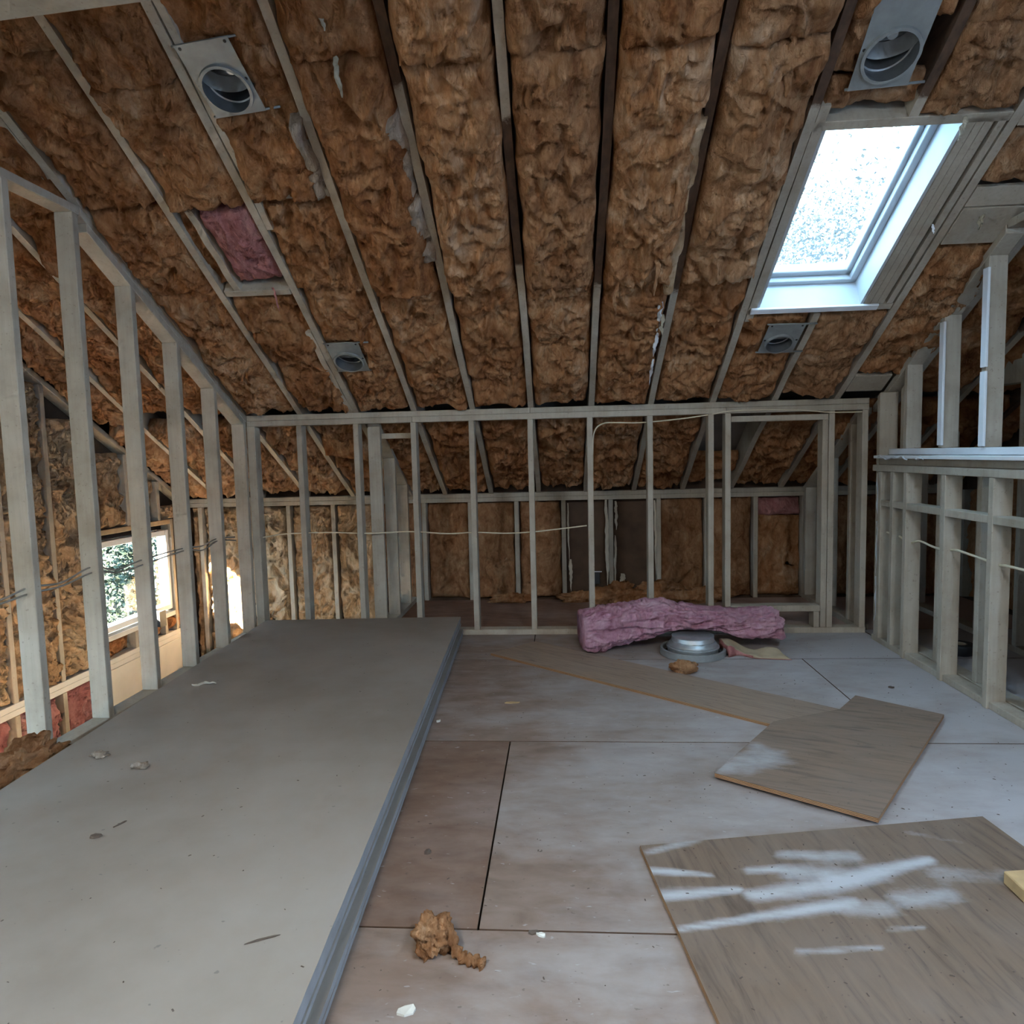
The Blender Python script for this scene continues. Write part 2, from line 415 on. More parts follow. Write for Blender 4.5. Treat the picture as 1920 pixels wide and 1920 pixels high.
# ------------------------------------------------------------------ insulation batts
def batt(name, O, U, V, N, w, l, mat, parent, seed, res=0.010, thick=0.07, bulge=0.035, amp=0.022, holes=(), rag=0.012, ecurl=0.05, fold=0.018, anis=(8.5, 5.5)):
    O, U, V, N = (np.array(q, float) for q in (O, U, V, N))
    nu, nv = max(6, int(w / res)), max(6, int(l / res))
    s = np.linspace(0, 1, nu + 1); t = np.linspace(0, 1, nv + 1)
    Sg, Tg = np.meshgrid(s, t, indexing='ij')
    off = np.array((seed * 3.17, seed * 1.31, seed * 7.77))
    one = lambda a, f: perlin(np.stack([a * f + off[0], 0 * a + off[1], 0 * a + off[2]], -1))
    # ragged outline
    eL = rag * one(t * l, 6.0) - 0.004; eR = rag * one(t * l + 31, 6.0) - 0.004
    eB = rag * one(s * w + 57, 9.0); eT = rag * one(s * w + 83, 9.0)
    u = (Sg * (w + eL[None, :] + eR[None, :]) - eL[None, :]); v = (Tg * (l + eB[:, None] + eT[:, None]) - eB[:, None])
    du = np.minimum(Sg, 1 - Sg) * w; dv = np.minimum(Tg, 1 - Tg) * l
    ed = np.minimum(du, dv)
    prof = np.sqrt(np.clip(1 - (1 - np.clip(ed / ecurl, 0, 1)) ** 2, 0, 1))
    Q = np.stack([u, v, 0 * u], -1) + off
    wv = np.stack([fbm(Q * 5.0 + 3, 2), fbm(Q * 5.0 + 91, 2), 0 * u], -1)
    Qw = Q + wv * 0.075
    low = fbm(Q * 3.2, 2)
    rid = np.clip(1 - np.abs(fbm(Qw * np.array((anis[0], anis[1], 1)), 3)) * 1.8, 0, 1) ** 1.25
    fine = fbm(Qw * 30.0, 2)
    pit = np.clip(perlin(Qw * 6.5 + 200) - 0.42, 0, 1)
    h = bulge + low * 0.040 + (rid - 0.33) * amp * 1.5 + fine * 0.0095 - pit * 0.16
    edrop = np.clip(0.55 + 1.1 * perlin(Q * 4.3 + 300), 0.12, 1.15)
    h = h * (0.15 + 0.85 * prof) - (1 - prof) * thick * 0.80 * edrop
    for hu, hv, hr, (a0, a1, b0, b1) in holes:
        inside = (u > hu + a0) & (u < hu + a1) & (v > hv + b0) & (v < hv + b1)
        h = np.where(inside, np.minimum(h, -0.006), h)
        h = np.where(np.hypot(u - hu, v - hv) < hr, -0.19, h)
    lat = np.stack([fbm(Q * 11 + 40, 2), fbm(Q * 11 + 70, 2)], -1) * fold * prof[..., None]
    Pt = O + (u + lat[..., 0])[..., None] * U + (v + lat[..., 1])[..., None] * V + h[..., None] * N
    n1, n2 = Pt.shape[:2]; idx = np.arange(n1 * n2).reshape(n1, n2)
    quads = np.stack([idx[:-1, :-1], idx[1:, :-1], idx[1:, 1:], idx[:-1, 1:]], -1).reshape(-1, 4)
    ring = np.concatenate([idx[:, 0], idx[-1, 1:], idx[-2::-1, -1], idx[0, -2:0:-1]])
    base = Pt.reshape(-1, 3)[ring]
    hh = h.reshape(-1)[ring]
    low_ring = base - (hh[:, None] + thick) * N
    k0 = n1 * n2; rr = np.arange(len(ring)) + k0
    sk = np.stack([ring, rr, np.roll(rr, -1), np.roll(ring, -1)], -1)
    allV = np.concatenate([Pt.reshape(-1, 3), low_ring])
    me = quads_mesh(name, allV, np.concatenate([quads, sk]), ngons=[] if holes else [list(rr[::-1])])
    return child_of(link(name, me, mat), parent)

def tuft(name, p, d, length, width, mat, parent, seed, curl=0.25):
    """ragged ribbon of fibre or torn paper running from p along d"""
    d = Vector(d).normalized(); a = d.cross(Vector((0.05, 0.85, 0.5))).normalized(); b = d.cross(a)
    n = 40; V, Fc = [], []; m_ = 5
    nz = lambda x, y, z: float(perlin(np.array([[x, y, z]]))[0])
    for i in range(n + 1):
        t = i / n; env = math.sqrt(max(0.0, math.sin(math.pi * min(1.0, 0.10 + 0.88 * t)))) * (1 - 0.45 * t)
        wl_ = width * env * (0.7 + 0.55 * nz(t * 6, seed, 1.5) + 0.25 * nz(t * 17, seed, 1.5)); wr_ = width * env * (0.7 + 0.55 * nz(t * 6, seed, 7.5) + 0.25 * nz(t * 17, seed, 7.5))
        c = Vector(p) + d * (length * t) + a * (curl * length * 0.22 * nz(t * 2.2, seed, 3.3)) + b * (0.10 * length * nz(t * 2.5, seed, 9.1))
        row = []
        for k in range(m_):
            f = -wl_ + (wl_ + wr_) * k / (m_ - 1)
            row.append((f, 0.30 * width * nz(t * 6, k * 0.7, seed * 1.7)))
        for f, h in row: V.append(c + a * f + b * (h + 0.12 * width))
        for f, h in reversed(row): V.append(c + a * f + b * (h - 0.12 * width))
    sg = 2 * m_
    for i in range(n):
        for k in range(sg): Fc.append([i * sg + k, i * sg + (k + 1) % sg, (i + 1) * sg + (k + 1) % sg, (i + 1) * sg + k])
    Fc.append(list(range(sg))[::-1]); Fc.append([n * sg + k for k in range(sg)])
    return child_of(link(name, poly_mesh(name, V, Fc, True), mat), parent)

def lump(name, c, r, mat, seed, squash=(1, 1, 0.6), amp=0.5, sub=4, floor=None):
    """torn clump of fibre"""
    bm = bmesh.new(); bmesh.ops.create_icosphere(bm, subdivisions=sub, radius=1.0)
    V = np.array([v.co[:] for v in bm.verts])
    n = fbm(V * 1.5 + seed * 5.1, 2) * amp + (1 - np.abs(fbm(V * 3.2 + seed * 2.3, 3)) * 2) * amp * 0.45
    n = n + fbm(V * 7.5 + seed, 2) * 0.09
    V2 = V * (0.75 + n)[:, None] * r * np.array(squash) + np.array(c)
    if floor is not None: V2[:, 2] = np.maximum(V2[:, 2], floor + 0.001)
    for v, q in zip(bm.verts, V2): v.co = q
    me = bpy.data.meshes.new(name); bm.to_mesh(me); bm.free()
    me.polygons.foreach_set('use_smooth', [True] * len(me.polygons))
    return link(name, me, mat)

# ------------------------------------------------------------------ the setting: floor
XL, XR, YB, YE = -2.206, 2.10, 4.774, 5.95          # left wall face, full right wall face, back knee wall face, eave wall face
GL, GR = -3.33, 3.30                                 # gable walls
floor = box('floor', -2.295, GR, -2.6, 4.864, -0.26, -0.022, M_SHEATH, None, 0); tag(floor, 'plywood subfloor of the attic dusted with white overspray', kind='structure')
rows = [(-2.6, -0.694, []), (-0.694, 0.525, [-0.9]), (0.525, 1.744, [-1.2, 1.35]), (1.744, 2.963, [-1.46, -0.243, 1.95]), (2.963, 4.182, [-1.0, 1.43, 2.03]), (4.182, 4.864, [-0.196, 2.06]), (4.866, 5.95, [0.62, 2.06])]
box('subfloor', -1.39, GR, 4.866, YE + 0.1, -0.26, -0.022, M_SHEATH, floor, 0)
for k, (y0, y1, xs) in enumerate(rows):
    xs = [-1.39 if k == 6 else -2.295] + xs + [GR]
    for a, b_ in zip(xs[:-1], xs[1:]):
        g = 0.0032
        pn = box('plywood_panel', a + g, b_ - g, y0 + g, y1 - g, -0.022, 0.0, M_FLOOR, floor, 0)
        pn.data.materials.append(M_SHEATH)
        for f_ in pn.data.polygons:
            if abs(f_.normal.z) < 0.5: f_.material_index = 1
        v_ = rng.uniform(0.92, 1.0); pn.color = (0.74, 0.64, 0.58, 1) if (k == 3 and -1.5 < a < -1.4) else ((0.95, 0.74, 0.62, 1) if k == 6 else (v_, v_, v_, 1))
box('rim_board', -2.335, -2.297, -2.6, 4.864, -0.26, -0.001, M_LUM, floor); box('rim_board', -2.295, -1.43, 4.866, 4.90, -0.26, -0.001, M_LUM, floor); box('rim_board', -1.43, -1.392, 4.866, YE, -0.26, -0.001, M_LUM, floor)
# stairwell floor below, left of the left wall
box('stair_landing', GL - 0.1, -1.43, 2.0, YE + 0.1, -0.72, -0.62, M_STAIR, floor, 0)
for k in range(5): box('stair_tread', GL - 0.05, -2.34, 2.0 - 0.26 * (k + 1), 1.995 - 0.26 * k, -0.62 - 0.18 * (k + 1) - 0.03, -0.62 - 0.18 * (k + 1), M_STAIR, floor, 0.003)
box('stair_landing', GL - 0.1, -1.43, -2.6, 0.7, -1.75, -1.65, M_STAIR, floor, 0)
# opening in the floor behind the back wall (stairwell continues): lower board and rim are hidden by the stacked sheets

# ------------------------------------------------------------------ roof
ceiling = empty('ceiling', (0, 3.5, 2.3), 'structure')
RX = [-0.19 + 0.4064 * i for i in range(-7, 9)]      # rafter centres
RH = 0.185
RIDGE_Y = 1.55
def rafter(xc, y0, y1, raw=(), w=0.038, h=RH, name='rafter', bow=0.003):
    """y0 < y1: upper and lower end"""
    n = 48; V = []; Fc = []; A = []
    for i in range(n + 1):
        y = y0 + (y1 - y0) * i / n; off = bow * math.sin(i * 0.35 + xc * 9)
        rv = max([min(1.0, max(0.0, 0.5 + min(y - a, b_ - y) / 0.22)) for a, b_ in raw] or [0.0])
        for dx, dh in ((-w / 2, 0), (w / 2, 0), (w / 2, h), (-w / 2, h)):
            V.append(roof_pt(xc + dx + off, y, dh)); A.append(rv)
    for i in range(n):
        for k in range(4): Fc.append([i * 4 + k, i * 4 + (k + 1) % 4, (i + 1) * 4 + (k + 1) % 4, (i + 1) * 4 + k])
    Fc.append([0, 1, 2, 3]); Fc.append([n * 4 + k for k in (3, 2, 1, 0)])
    me = poly_mesh(name, V, Fc)
    at = me.attributes.new('raw', 'FLOAT', 'POINT'); at.data.foreach_set('value', A)
    bm = bmesh.new(); bm.from_mesh(me); bmesh.ops.recalc_face_normals(bm, faces=bm.faces); bm.to_mesh(me); bm.free()
    return child_of(link(name, me, M_LUM), ceiling)
SKY0, SKY1, SKX0, SKX1 = 3.03, 3.965, 1.110, 1.645    # skylight opening (y range along the roof, x range)
for i, x in zip(range(-7, 9), RX):
    raw = {0: [(2.92, 3.60)], 1: [(0, 3.74)], 2: [(0, 3.80)], 3: [(0, 2.92)], -1: [(2.2, 2.75)], 4: [(0, 2.9)], 8: [(0, 9)], 7: [(0, 4.2)]}.get(i, [])
    if i == 4:
        rafter(x, RIDGE_Y, SKY0 - 0.04, raw); rafter(x, SKY1 + 0.05, YE, [])
    else:
        rafter(x, RIDGE_Y, YE, raw)
# sistered rafters seen at left, short jack beside the pink batt
rafter(-1.41 + 0.040, 1.9, 3.35, [], 0.030, 0.15)
rafter(-1.41 - 0.042, 4.02, 4.80, [], 0.034, 0.15)
rafter(-2.262, 2.30, 3.05, [], 0.034, 0.10)
rafter(-1.715, 3.17, 3.70, [(3.17, 3.22)], 0.036, 0.14)
# skylight trimmers
for x, w in ((1.0725, 0.040),): rafter(x, 2.93, 4.06, [], w, name='skylight_trimmer', bow=0)
for x, w in ((1.678, 0.030), (1.711, 0.032), (1.746, 0.034), (1.796, 0.030)): rafter(x, 3.0, 3.962, [], w, 0.16, name='skylight_trimmer', bow=0)

def roof_slab(name, x0, x1, y0, y1, o0, o1, mat, parent, bevel=0.0):
    b_ = [roof_pt(x0, y0, o0), roof_pt(x1, y0, o0), roof_pt(x1, y1, o0), roof_pt(x0, y1, o0)]
    t_ = [roof_pt(x0, y0, o1), roof_pt(x1, y0, o1), roof_pt(x1, y1, o1), roof_pt(x0, y1, o1)]
    return hexa(name, b_, t_, mat, parent, bevel)
D0, D1 = RH + 0.002, RH + 0.022
roof_slab('roof_deck', GL - 0.2, SKX0 - 0.02, RIDGE_Y - 0.2, YE + 0.3, D0, D1, M_DECK, ceiling)
roof_slab('roof_deck', SKX1 + 0.02, GR + 0.2, RIDGE_Y - 0.2, YE + 0.3, D0, D1, M_DECK, ceiling)
roof_slab('roof_deck', SKX0 - 0.02, SKX1 + 0.02, RIDGE_Y - 0.2, SKY0 - 0.02, D0, D1, M_DECK, ceiling)
roof_slab('roof_deck', SKX0 - 0.02, SKX1 + 0.02, SKY1 + 0.02, YE + 0.3, D0, D1, M_DECK, ceiling)
# headers above and below the skylight
roof_slab('skylight_header', 1.049, 1.82, SKY0 - 0.038, SKY0 - 0.002, 0.0, 0.18, M_LUM, ceiling, 0.002)
roof_slab('skylight_header', 1.049, 1.82, SKY1 + 0.002, SKY1 + 0.040, 0.0, 0.18, M_LUM, ceiling, 0.002)
# the other slope behind the viewer
zr = roof_z(RIDGE_Y)
def rear_z(y): return zr - TS * (RIDGE_Y - y)
def rear_slab(name, x0, x1, y0, y1, o0, o1, mat, parent, bevel=0.0):
    f = lambda x, y, o: (x, y - o * SS, rear_z(y) + o * CS)
    return hexa(name, [f(x0, y0, o0), f(x1, y0, o0), f(x1, y1, o0), f(x0, y1, o0)], [f(x0, y0, o1), f(x1, y0, o1), f(x1, y1, o1), f(x0, y1, o1)], mat, parent, bevel)
RS = [(x - 0.29, x + 0.29, y - 0.55, y + 0.55) for x, y in FILL_SKYLIGHTS]
ry0, ry1 = RS[0][2], RS[0][3]
rear_slab('rear_roof_deck', GL - 0.2, GR + 0.2, -2.8, ry0, D0, D1, M_DECK, ceiling); rear_slab('rear_roof_deck', GL - 0.2, GR + 0.2, ry1, RIDGE_Y + 0.12, D0, D1 + 0.03, M_DECK, ceiling)
for xa, xb in ((GL - 0.2, RS[0][0]), (RS[0][1], RS[1][0]), (RS[1][1], GR + 0.2)): rear_slab('rear_roof_deck', xa, xb, ry0, ry1, D0, D1, M_DECK, ceiling)
for k, (xa, xb, ya, yb) in enumerate(RS):
    wn = empty('window_%d' % (5 + k), (xa, ya, rear_z(ya)), 'structure')  # added rear skylights, made to carry the fill lamps
    for q in ((xa, xa + .03, ya, yb), (xb - .03, xb, ya, yb), (xa, xb, ya, ya + .03), (xa, xb, yb - .03, yb)): rear_slab('sash_frame', *q, 0.0, 0.24, M_VINYL, wn)
    rear_slab('glass_pane', xa + .02, xb - .02, ya + .02, yb - .02, 0.20, 0.206, M_GLASS, wn)
box('ridge_board', GL, GR, RIDGE_Y - 0.02, RIDGE_Y + 0.02, zr - 0.02, zr + 0.22, M_LUM, ceiling)
for k in range(16):
    x = RX[k]
    if any(q[0] - 0.03 < x < q[1] + 0.03 for q in RS): continue
    prism('rear_rafter', [(RIDGE_Y - 0.02, zr - 0.0), (RIDGE_Y - 0.02, zr + 0.18), (-2.6, zr + 0.18 - TS * (RIDGE_Y + 2.58)), (-2.6, zr - TS * (RIDGE_Y + 2.58))], 'x', x - 0.019, x + 0.019, M_LUM, ceiling)
# collar beam across the top left corner
a, b_ = Vector((-1.95, 2.085, 2.585)), Vector((-0.75, 1.99, 2.585))
dr = (b_ - a).normalized(); pr = Vector((-dr.y, dr.x, 0))
A_, B_ = a - dr * 0.5, b_ + dr * 0.1
hexa('collar_beam', [A_, B_, B_ - pr * 0.085, A_ - pr * 0.085], [q + Vector((0, 0, 0.19)) for q in (A_, B_, B_ - pr * 0.085, A_ - pr * 0.085)], M_LUM, ceiling, 0.003)

# batts between the rafters; y ranges from the eave up
UX, VR, NR = (1, 0, 0), (0, -CS, SS), (0, -SS, -CS)
def roof_batt(i, ya, yb, mat=M_INS, sd=0, off=0.0, holes=(), x0=None, x1=None, **kw):
    """bay right of rafter i from y=ya (low) up to y=yb; off: outward shift"""
    xa = (RX[i + 7] + 0.022) if x0 is None else x0
    xb = (RX[i + 8] - 0.022) if x1 is None else x1
    O = roof_pt(xa, ya, off); hl = []
    for hx, hy, hr, rc in holes: hl.append((hx - xa, (ya - hy) / CS, hr, rc))
    return batt('insulation_batt', O, UX, VR, NR, xb - xa, (ya - yb) / CS, mat, ceiling, sd + i * 1.7 + ya, holes=hl, **kw)
CANS = [(-1.262, 2.735, 0.10, 0.094, (0.105, 0.11, 0.105, 0.185)), (-1.285, 4.255, 0.0, 0.088, (0.098, 0.105, 0.10, 0.18)),
        (1.235, 2.760, 0.05, 0.098, (0.115, 0.105, 0.125, 0.22)), (1.290, 4.225, -0.02, 0.078, (0.10, 0.105, 0.09, 0.17))]
CANH = [(x, y, r + 0.012, (-w0 - 0.02, w1 + 0.02, -l0 - 0.02, l1 + 0.03)) for x, y, a_, r, (w0, w1, l0, l1) in CANS]
for i in range(-7, 8):
    lo = 4.76
    far = abs(i + 0.3) > 6.0
    res = 0.012 if far else 0.0095
    # behind the back wall
    if i not in (3,):
        roof_batt(i, 5.90, 4.90, sd=1, bulge=0.01, amp=0.034, res=res, off=0.02, mat=M_INS2 if i < -3 else M_INS)
    else:
        roof_batt(i, 5.90, 5.55, sd=1, bulge=0.0, res=res, off=0.05)
    if i in (3, 4):     # skylight bays
        continue
    hol = [q for q in CANH if RX[i + 7] < q[0] < RX[i + 8]]
    if i == -4:         # bay with the pink batt
        roof_batt(i, lo, 3.76, sd=2, res=res, bulge=0.0, amp=0.028)
        roof_batt(i, 3.66, 3.24, M_PINKD, 2, x0=-1.685, x1=-1.425, bulge=0.012, amp=0.012, off=0.015)
        roof_batt(i, 3.69, 3.20, sd=9, x0=-1.80, x1=-1.74, bulge=-0.02, amp=0.012, off=0.01, ecurl=0.03)
        roof_batt(i, 3.22, 2.70, sd=3, bulge=0.03, amp=0.03); roof_batt(i, 2.72, 1.9, sd=4, bulge=0.025, amp=0.03)
        continue
    if i == 5:
        roof_batt(i, 4.53, 3.63, sd=2, bulge=0.01, amp=0.026); roof_batt(i, 3.29, 3.07, M_INS2, 5, bulge=0.015, amp=0.024); roof_batt(i, 2.90, 1.9, M_INS2, 6, bulge=0.02, amp=0.03)
        continue
    low_b = 0.018 + 0.014 * math.sin(i * 2.1)
    roof_batt(i, lo, 3.70, sd=2, res=res, bulge=low_b, amp=0.024, holes=hol, off=0.012, ecurl=0.075)
    if i in (-5, -6, -7, -3):
        roof_batt(i, 3.71, 3.22, sd=5, res=res, bulge=0.015, amp=0.034, holes=hol)
        roof_batt(i, 3.20, 2.58, sd=6, res=res, bulge=0.02, amp=0.034, holes=hol)
        roof_batt(i, 2.60, 1.9, sd=8, res=res, bulge=0.01, amp=0.03, holes=hol)
    else:
        mm = M_INS2 if i in (0, 2) else M_INS
        roof_batt(i, 3.74, 2.66 + 0.05 * math.sin(i * 3.3), mm, 5, res=res, bulge=0.075, amp=0.030, holes=hol, ecurl=0.085, thick=0.09)
        roof_batt(i, 2.68 + 0.05 * math.sin(i * 3.3), 1.9, mm, 8, res=res, bulge=0.070, amp=0.030, holes=hol, ecurl=0.085, thick=0.09)
# narrow bays against the gables
for k, (ya, yb) in enumerate(((5.90, 4.90), (4.80, 3.72), (3.70, 2.62), (2.60, 1.9))):
    roof_batt(-7, ya, yb, M_INS2, 30 + k, x0=GL + 0.01, x1=RX[0] - 0.022, bulge=0.02, amp=0.03, res=0.012)
    roof_batt(7, ya, yb, M_INS, 40 + k, x0=RX[15] + 0.022, x1=GR - 0.01, bulge=0.0, amp=0.03, res=0.016)
# bays around the skylight
roof_batt(3, 4.75, 4.03, sd=2, bulge=0.0, amp=0.022, holes=[CANH[3]])
roof_batt(4, 4.75, 4.03, M_INS2, 2, bulge=0.0, amp=0.02)
roof_batt(3, 2.96, 2.845, M_INS2, 3, x0=1.06, x1=1.60, bulge=-0.02, amp=0.015, ecurl=0.03)
roof_batt(3, 2.83, 2.60, M_INS2, 4, x0=1.06, x1=1.17, bulge=-0.015, amp=0.02, ecurl=0.04)
roof_batt(3, 2.66, 1.9, sd=6, bulge=0.02, holes=[CANH[2]])
roof_batt(4, 2.99, 2.66, M_INS2, 5, bulge=0.0, amp=0.03, x0=1.455); roof_batt(4, 2.68, 1.9, M_INS2, 7, bulge=0.03)
# fluff bridging some rafters and hanging wisps
for k, (xp, yp, L, wd, mt_) in enumerate([(-0.80, 2.60, 0.17, 0.018, M_TUFT), (-0.80, 2.47, 0.09, 0.014, M_TUFT), (0.94, 3.22, 0.10, 0.014, M_INS2), (0.30, 3.66, 0.24, 0.018, M_INS2),
        (0.985, 3.62, 0.09, 0.014, M_INS2), (-0.02, 3.58, 0.23, 0.024, M_INS2), (-1.05, 3.52, 0.20, 0.022, M_INS), (-0.72, 3.05, 0.22, 0.026, M_INS), (-0.70, 3.45, 0.20, 0.026, M_INS),
        (0.52, 3.05, 0.28, 0.028, M_INS2), (0.48, 3.45, 0.30, 0.024, M_INS2), (-1.50, 3.66, 0.13, 0.010, M_PINKD), (0.58, 3.95, 0.12, 0.02, M_TUFT), (1.62, 2.98, 0.09, 0.016, M_TUFT), (1.95, 3.42, 0.07, 0.02, M_TUFT),
        (-1.13, 3.33, 0.2, 0.02, M_INS), (0.86, 2.66, 0.2, 0.03, M_INS2)]):
    tuft('fibre_wisp', roof_pt(xp, yp, -0.03), (0.04, 0.55, -0.8), L, wd, mt_, ceiling, k * 1.7)
# torn white vapour paper beside the rafter
for k, (y0, y1, w) in enumerate([(3.86, 4.06, 0.030), (4.08, 4.28, 0.022), (4.30, 4.52, 0.018)]):
    tuft('torn_paper_strip', roof_pt(0.560 + 0.006 * k, y0, -0.035), (0.01, CS, -SS), (y1 - y0) * 1.15, w * 0.75, M_JAMB, ceiling, 4.1 + k, 0.03)
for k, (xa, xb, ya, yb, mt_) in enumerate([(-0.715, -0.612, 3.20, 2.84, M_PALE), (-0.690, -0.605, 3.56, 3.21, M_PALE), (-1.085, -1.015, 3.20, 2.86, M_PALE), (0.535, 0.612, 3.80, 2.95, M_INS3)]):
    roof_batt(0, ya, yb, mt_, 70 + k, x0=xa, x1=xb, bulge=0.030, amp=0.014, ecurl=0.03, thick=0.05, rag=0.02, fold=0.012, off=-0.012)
# blocking boards right of the skylight and dark blocks
roof_slab('blocking_board', 1.865, 2.19, 3.41, 3.60, -0.004, 0.02, M_LUM, ceiling, 0.002)
roof_slab('blocking_board', 1.865, 2.19, 3.31, 3.404, 0.0, 0.02, M_LUM, ceiling, 0.002)
roof_slab('blocking_board', 1.865, 2.30, 2.92, 3.05, 0.0, 0.02, M_LUM, ceiling, 0.002)
roof_slab('blocking_board', 1.865, 2.09, 4.55, 4.70, -0.004, 0.02, M_LUM, ceiling, 0.002)
roof_slab('fire_block', -1.79, -1.43, 3.70, 3.735, -0.004, 0.14, M_LUM, ceiling, 0.002)
roof_slab('fire_block', -1.39, -1.02, 3.16, 3.195, -0.004, 0.14, M_LUM, ceiling, 0.002)

# ------------------------------------------------------------------ skylight
win1 = empty('window_1', (1.37, 3.5, 2.29), 'structure')
ft = 0.015
roof_slab('jamb_board', SKX0 - ft, SKX0, SKY0, SKY1, 0.006, 0.30, M_SKYJ, win1)
roof_slab('jamb_board', SKX1, SKX1 + ft, SKY0, SKY1, 0.006, 0.30, M_SKYJ, win1)
roof_slab('jamb_board', SKX0 - ft, SKX1 + ft, SKY1 - 0.0, SKY1 + ft, -0.012, 0.30, M_SKYJ, win1)
roof_slab('jamb_board', SKX0 - ft, SKX1 + ft, SKY0 - ft, SKY0, 0.006, 0.30, M_SKYJ, win1)
for (x0, x1, y0, y1) in ((SKX0, SKX0 + 0.045, SKY0, SKY1), (SKX1 - 0.060, SKX1, SKY0, SKY1), (SKX0, SKX1, SKY0, SKY0 + 0.05), (SKX0, SKX1, SKY1 - 0.055, SKY1)):
    roof_slab('sash_frame', x0, x1, y0, y1, 0.19, 0.25, M_SKYJ, win1, 0.004)
for (x0, x1, y0, y1) in ((SKX0, SKX0 + 0.025, SKY0, SKY1), (SKX1 - 0.035, SKX1, SKY0, SKY1), (SKX0, SKX1, SKY0, SKY0 + 0.025), (SKX0, SKX1, SKY1 - 0.025, SKY1)):
    roof_slab('sash_stop', x0, x1, y0, y1, 0.155, 0.19, M_SKYJ, win1, 0.003)
roof_slab('glass_pane', SKX0 + 0.02, SKX1 - 0.02, SKY0 + 0.02, SKY1 - 0.02, 0.215, 0.222, M_GLASSV, win1)
roof_slab('sill_lip', SKX0 - 0.05, SKX1 + 0.09, SKY1 - 0.012, SKY1 + 0.022, -0.020, -0.006, M_JAMB, win1, 0.002)
tuft('sash_tab', roof_pt(1.765, 3.48, -0.005), (0.25, 0.3, -0.75), 0.045, 0.010, M_JAMB, win1, 2.2, 0.1)

# ------------------------------------------------------------------ framed walls
def stud(parent, x0, x1, y0, y1, z0, z1, name='stud', mat=None):
    return box(name, x0, x1, y0, y1, z0, z1, mat or M_LUM, parent)
def slope_stud(parent, x0, x1, y0, y1, z0, drop, name='stud'):
    """top cut to the roof slope, drop below the rafters"""
    return prism(name, [(y0, z0), (y1, z0), (y1, roof_z(y1) - drop), (y0, roof_z(y0) - drop)], 'x', x0, x1, M_LUM, parent)

# left wall
wl = empty('wall_left', (XL - 0.045, 3.0, 0), 'structure')
lx0, lx1 = XL - 0.089, XL
ys = [4.736, 4.342, 3.936, 3.529, 3.123, 2.717, 2.310, 1.904, 1.498, 1.091]
box('bottom_plate', lx0, lx1, 0.9, 4.774, 0.0, 0.038, M_LUM, wl)
PL = 0.043
for k, y in enumerate(ys):
    if y > 3.16: slope_stud(wl, lx0, lx1, y, y + 0.038, 0.038, 2 * PL if k else PL)
    else: stud(wl, lx0, lx1, y, y + 0.038, 0.038, 2.425)
prism('top_plate', [(3.18, roof_z(3.18) - PL), (4.85, roof_z(4.85) - PL), (4.85, roof_z(4.85) - 0.003), (3.18, roof_z(3.18) - 0.003)], 'x', lx0, lx1, M_LUM, wl)
prism('top_plate', [(3.22, roof_z(3.22) - 2 * PL), (4.735, roof_z(4.735) - 2 * PL), (4.735, roof_z(4.735) - PL - 0.001), (3.22, roof_z(3.22) - PL - 0.001)], 'x', lx0, lx1, M_LUM, wl)
box('top_plate', lx0, lx1, 0.6, 3.175, 2.425, 2.463, M_LUM, wl)

# back knee wall
wb = empty('wall_back', (0, YB + 0.045, 0), 'structure')
by0, by1 = YB, YB + 0.089
box('bottom_plate', -1.39, 2.05, by0, by1, 0.0, 0.038, M_LUM, wb)
box('bottom_plate', XL, -1.395, by0, by1, 0.0, 0.038, M_LUM, wb)
for a, b_ in ((-2.20, -0.20), (-0.198, 2.05)):
    box('top_plate', a, b_, by0, by1, 1.546, 1.583, M_LUM, wb)
for a, b_ in ((-2.20, -1.02), (-1.018, 1.12), (1.122, 2.05)):
    box('top_plate', a, b_, by0, by1, 1.506, 1.545, M_LUM, wb)
X0 = -0.2193
stud(wb, -2.203, -2.146, by0, by1, 0.038, 1.506)
for x in [X0 + 0.4064 * k for k in (-4, -3, -2, -1, 0, 1, 2, 3)] + [1.113, 1.792, 2.008]:
    stud(wb, x, x + 0.038, by0, by1, 0.038, 1.506)
stud(wb, 1.750, 1.788, by0, by1, 0.038, 1.448, 'jack_stud')
box('header', 1.152, 1.788, by0, by1, 1.448, 1.486, M_LUM, wb)
box('rough_sill', 1.152, 1.749, by0, by1, 0.150, 0.192, M_LUM, wb)
for x in (1.30, 1.706): stud(wb, x, x + 0.038, by0, by1, 0.039, 0.149, 'cripple_stud')

# eave wall behind the knee wall
we = box('wall_eave', GL - 0.1, GR + 0.1, YE + 0.10, YE + 0.13, -1.3, 1.15, M_SHEATH, None, 0); tag(we, 'low eave wall of studs and brown insulation behind the knee wall', kind='structure')
box('top_plate', GL, -1.5, YE, YE + 0.089, 0.862, 0.900, M_LUM, we); box('top_plate', -1.499, 0.85, YE, YE + 0.089, 0.862, 0.900, M_LUM, we); box('top_plate', 0.851, GR, YE, YE + 0.089, 0.862, 0.900, M_LUM, we)
box('top_plate', GL, 0.2, YE, YE + 0.089, 0.901, 0.938, M_LUM, we); box('top_plate', 0.201, GR, YE, YE + 0.089, 0.901, 0.938, M_LUM, we)
ex = [0.002 + 0.405 * k for k in range(-8, 9)]
for x in ex:
    stud(we, x, x + 0.038, YE, YE + 0.089, -0.62 if x < -1.4 else 0.0, 0.862)
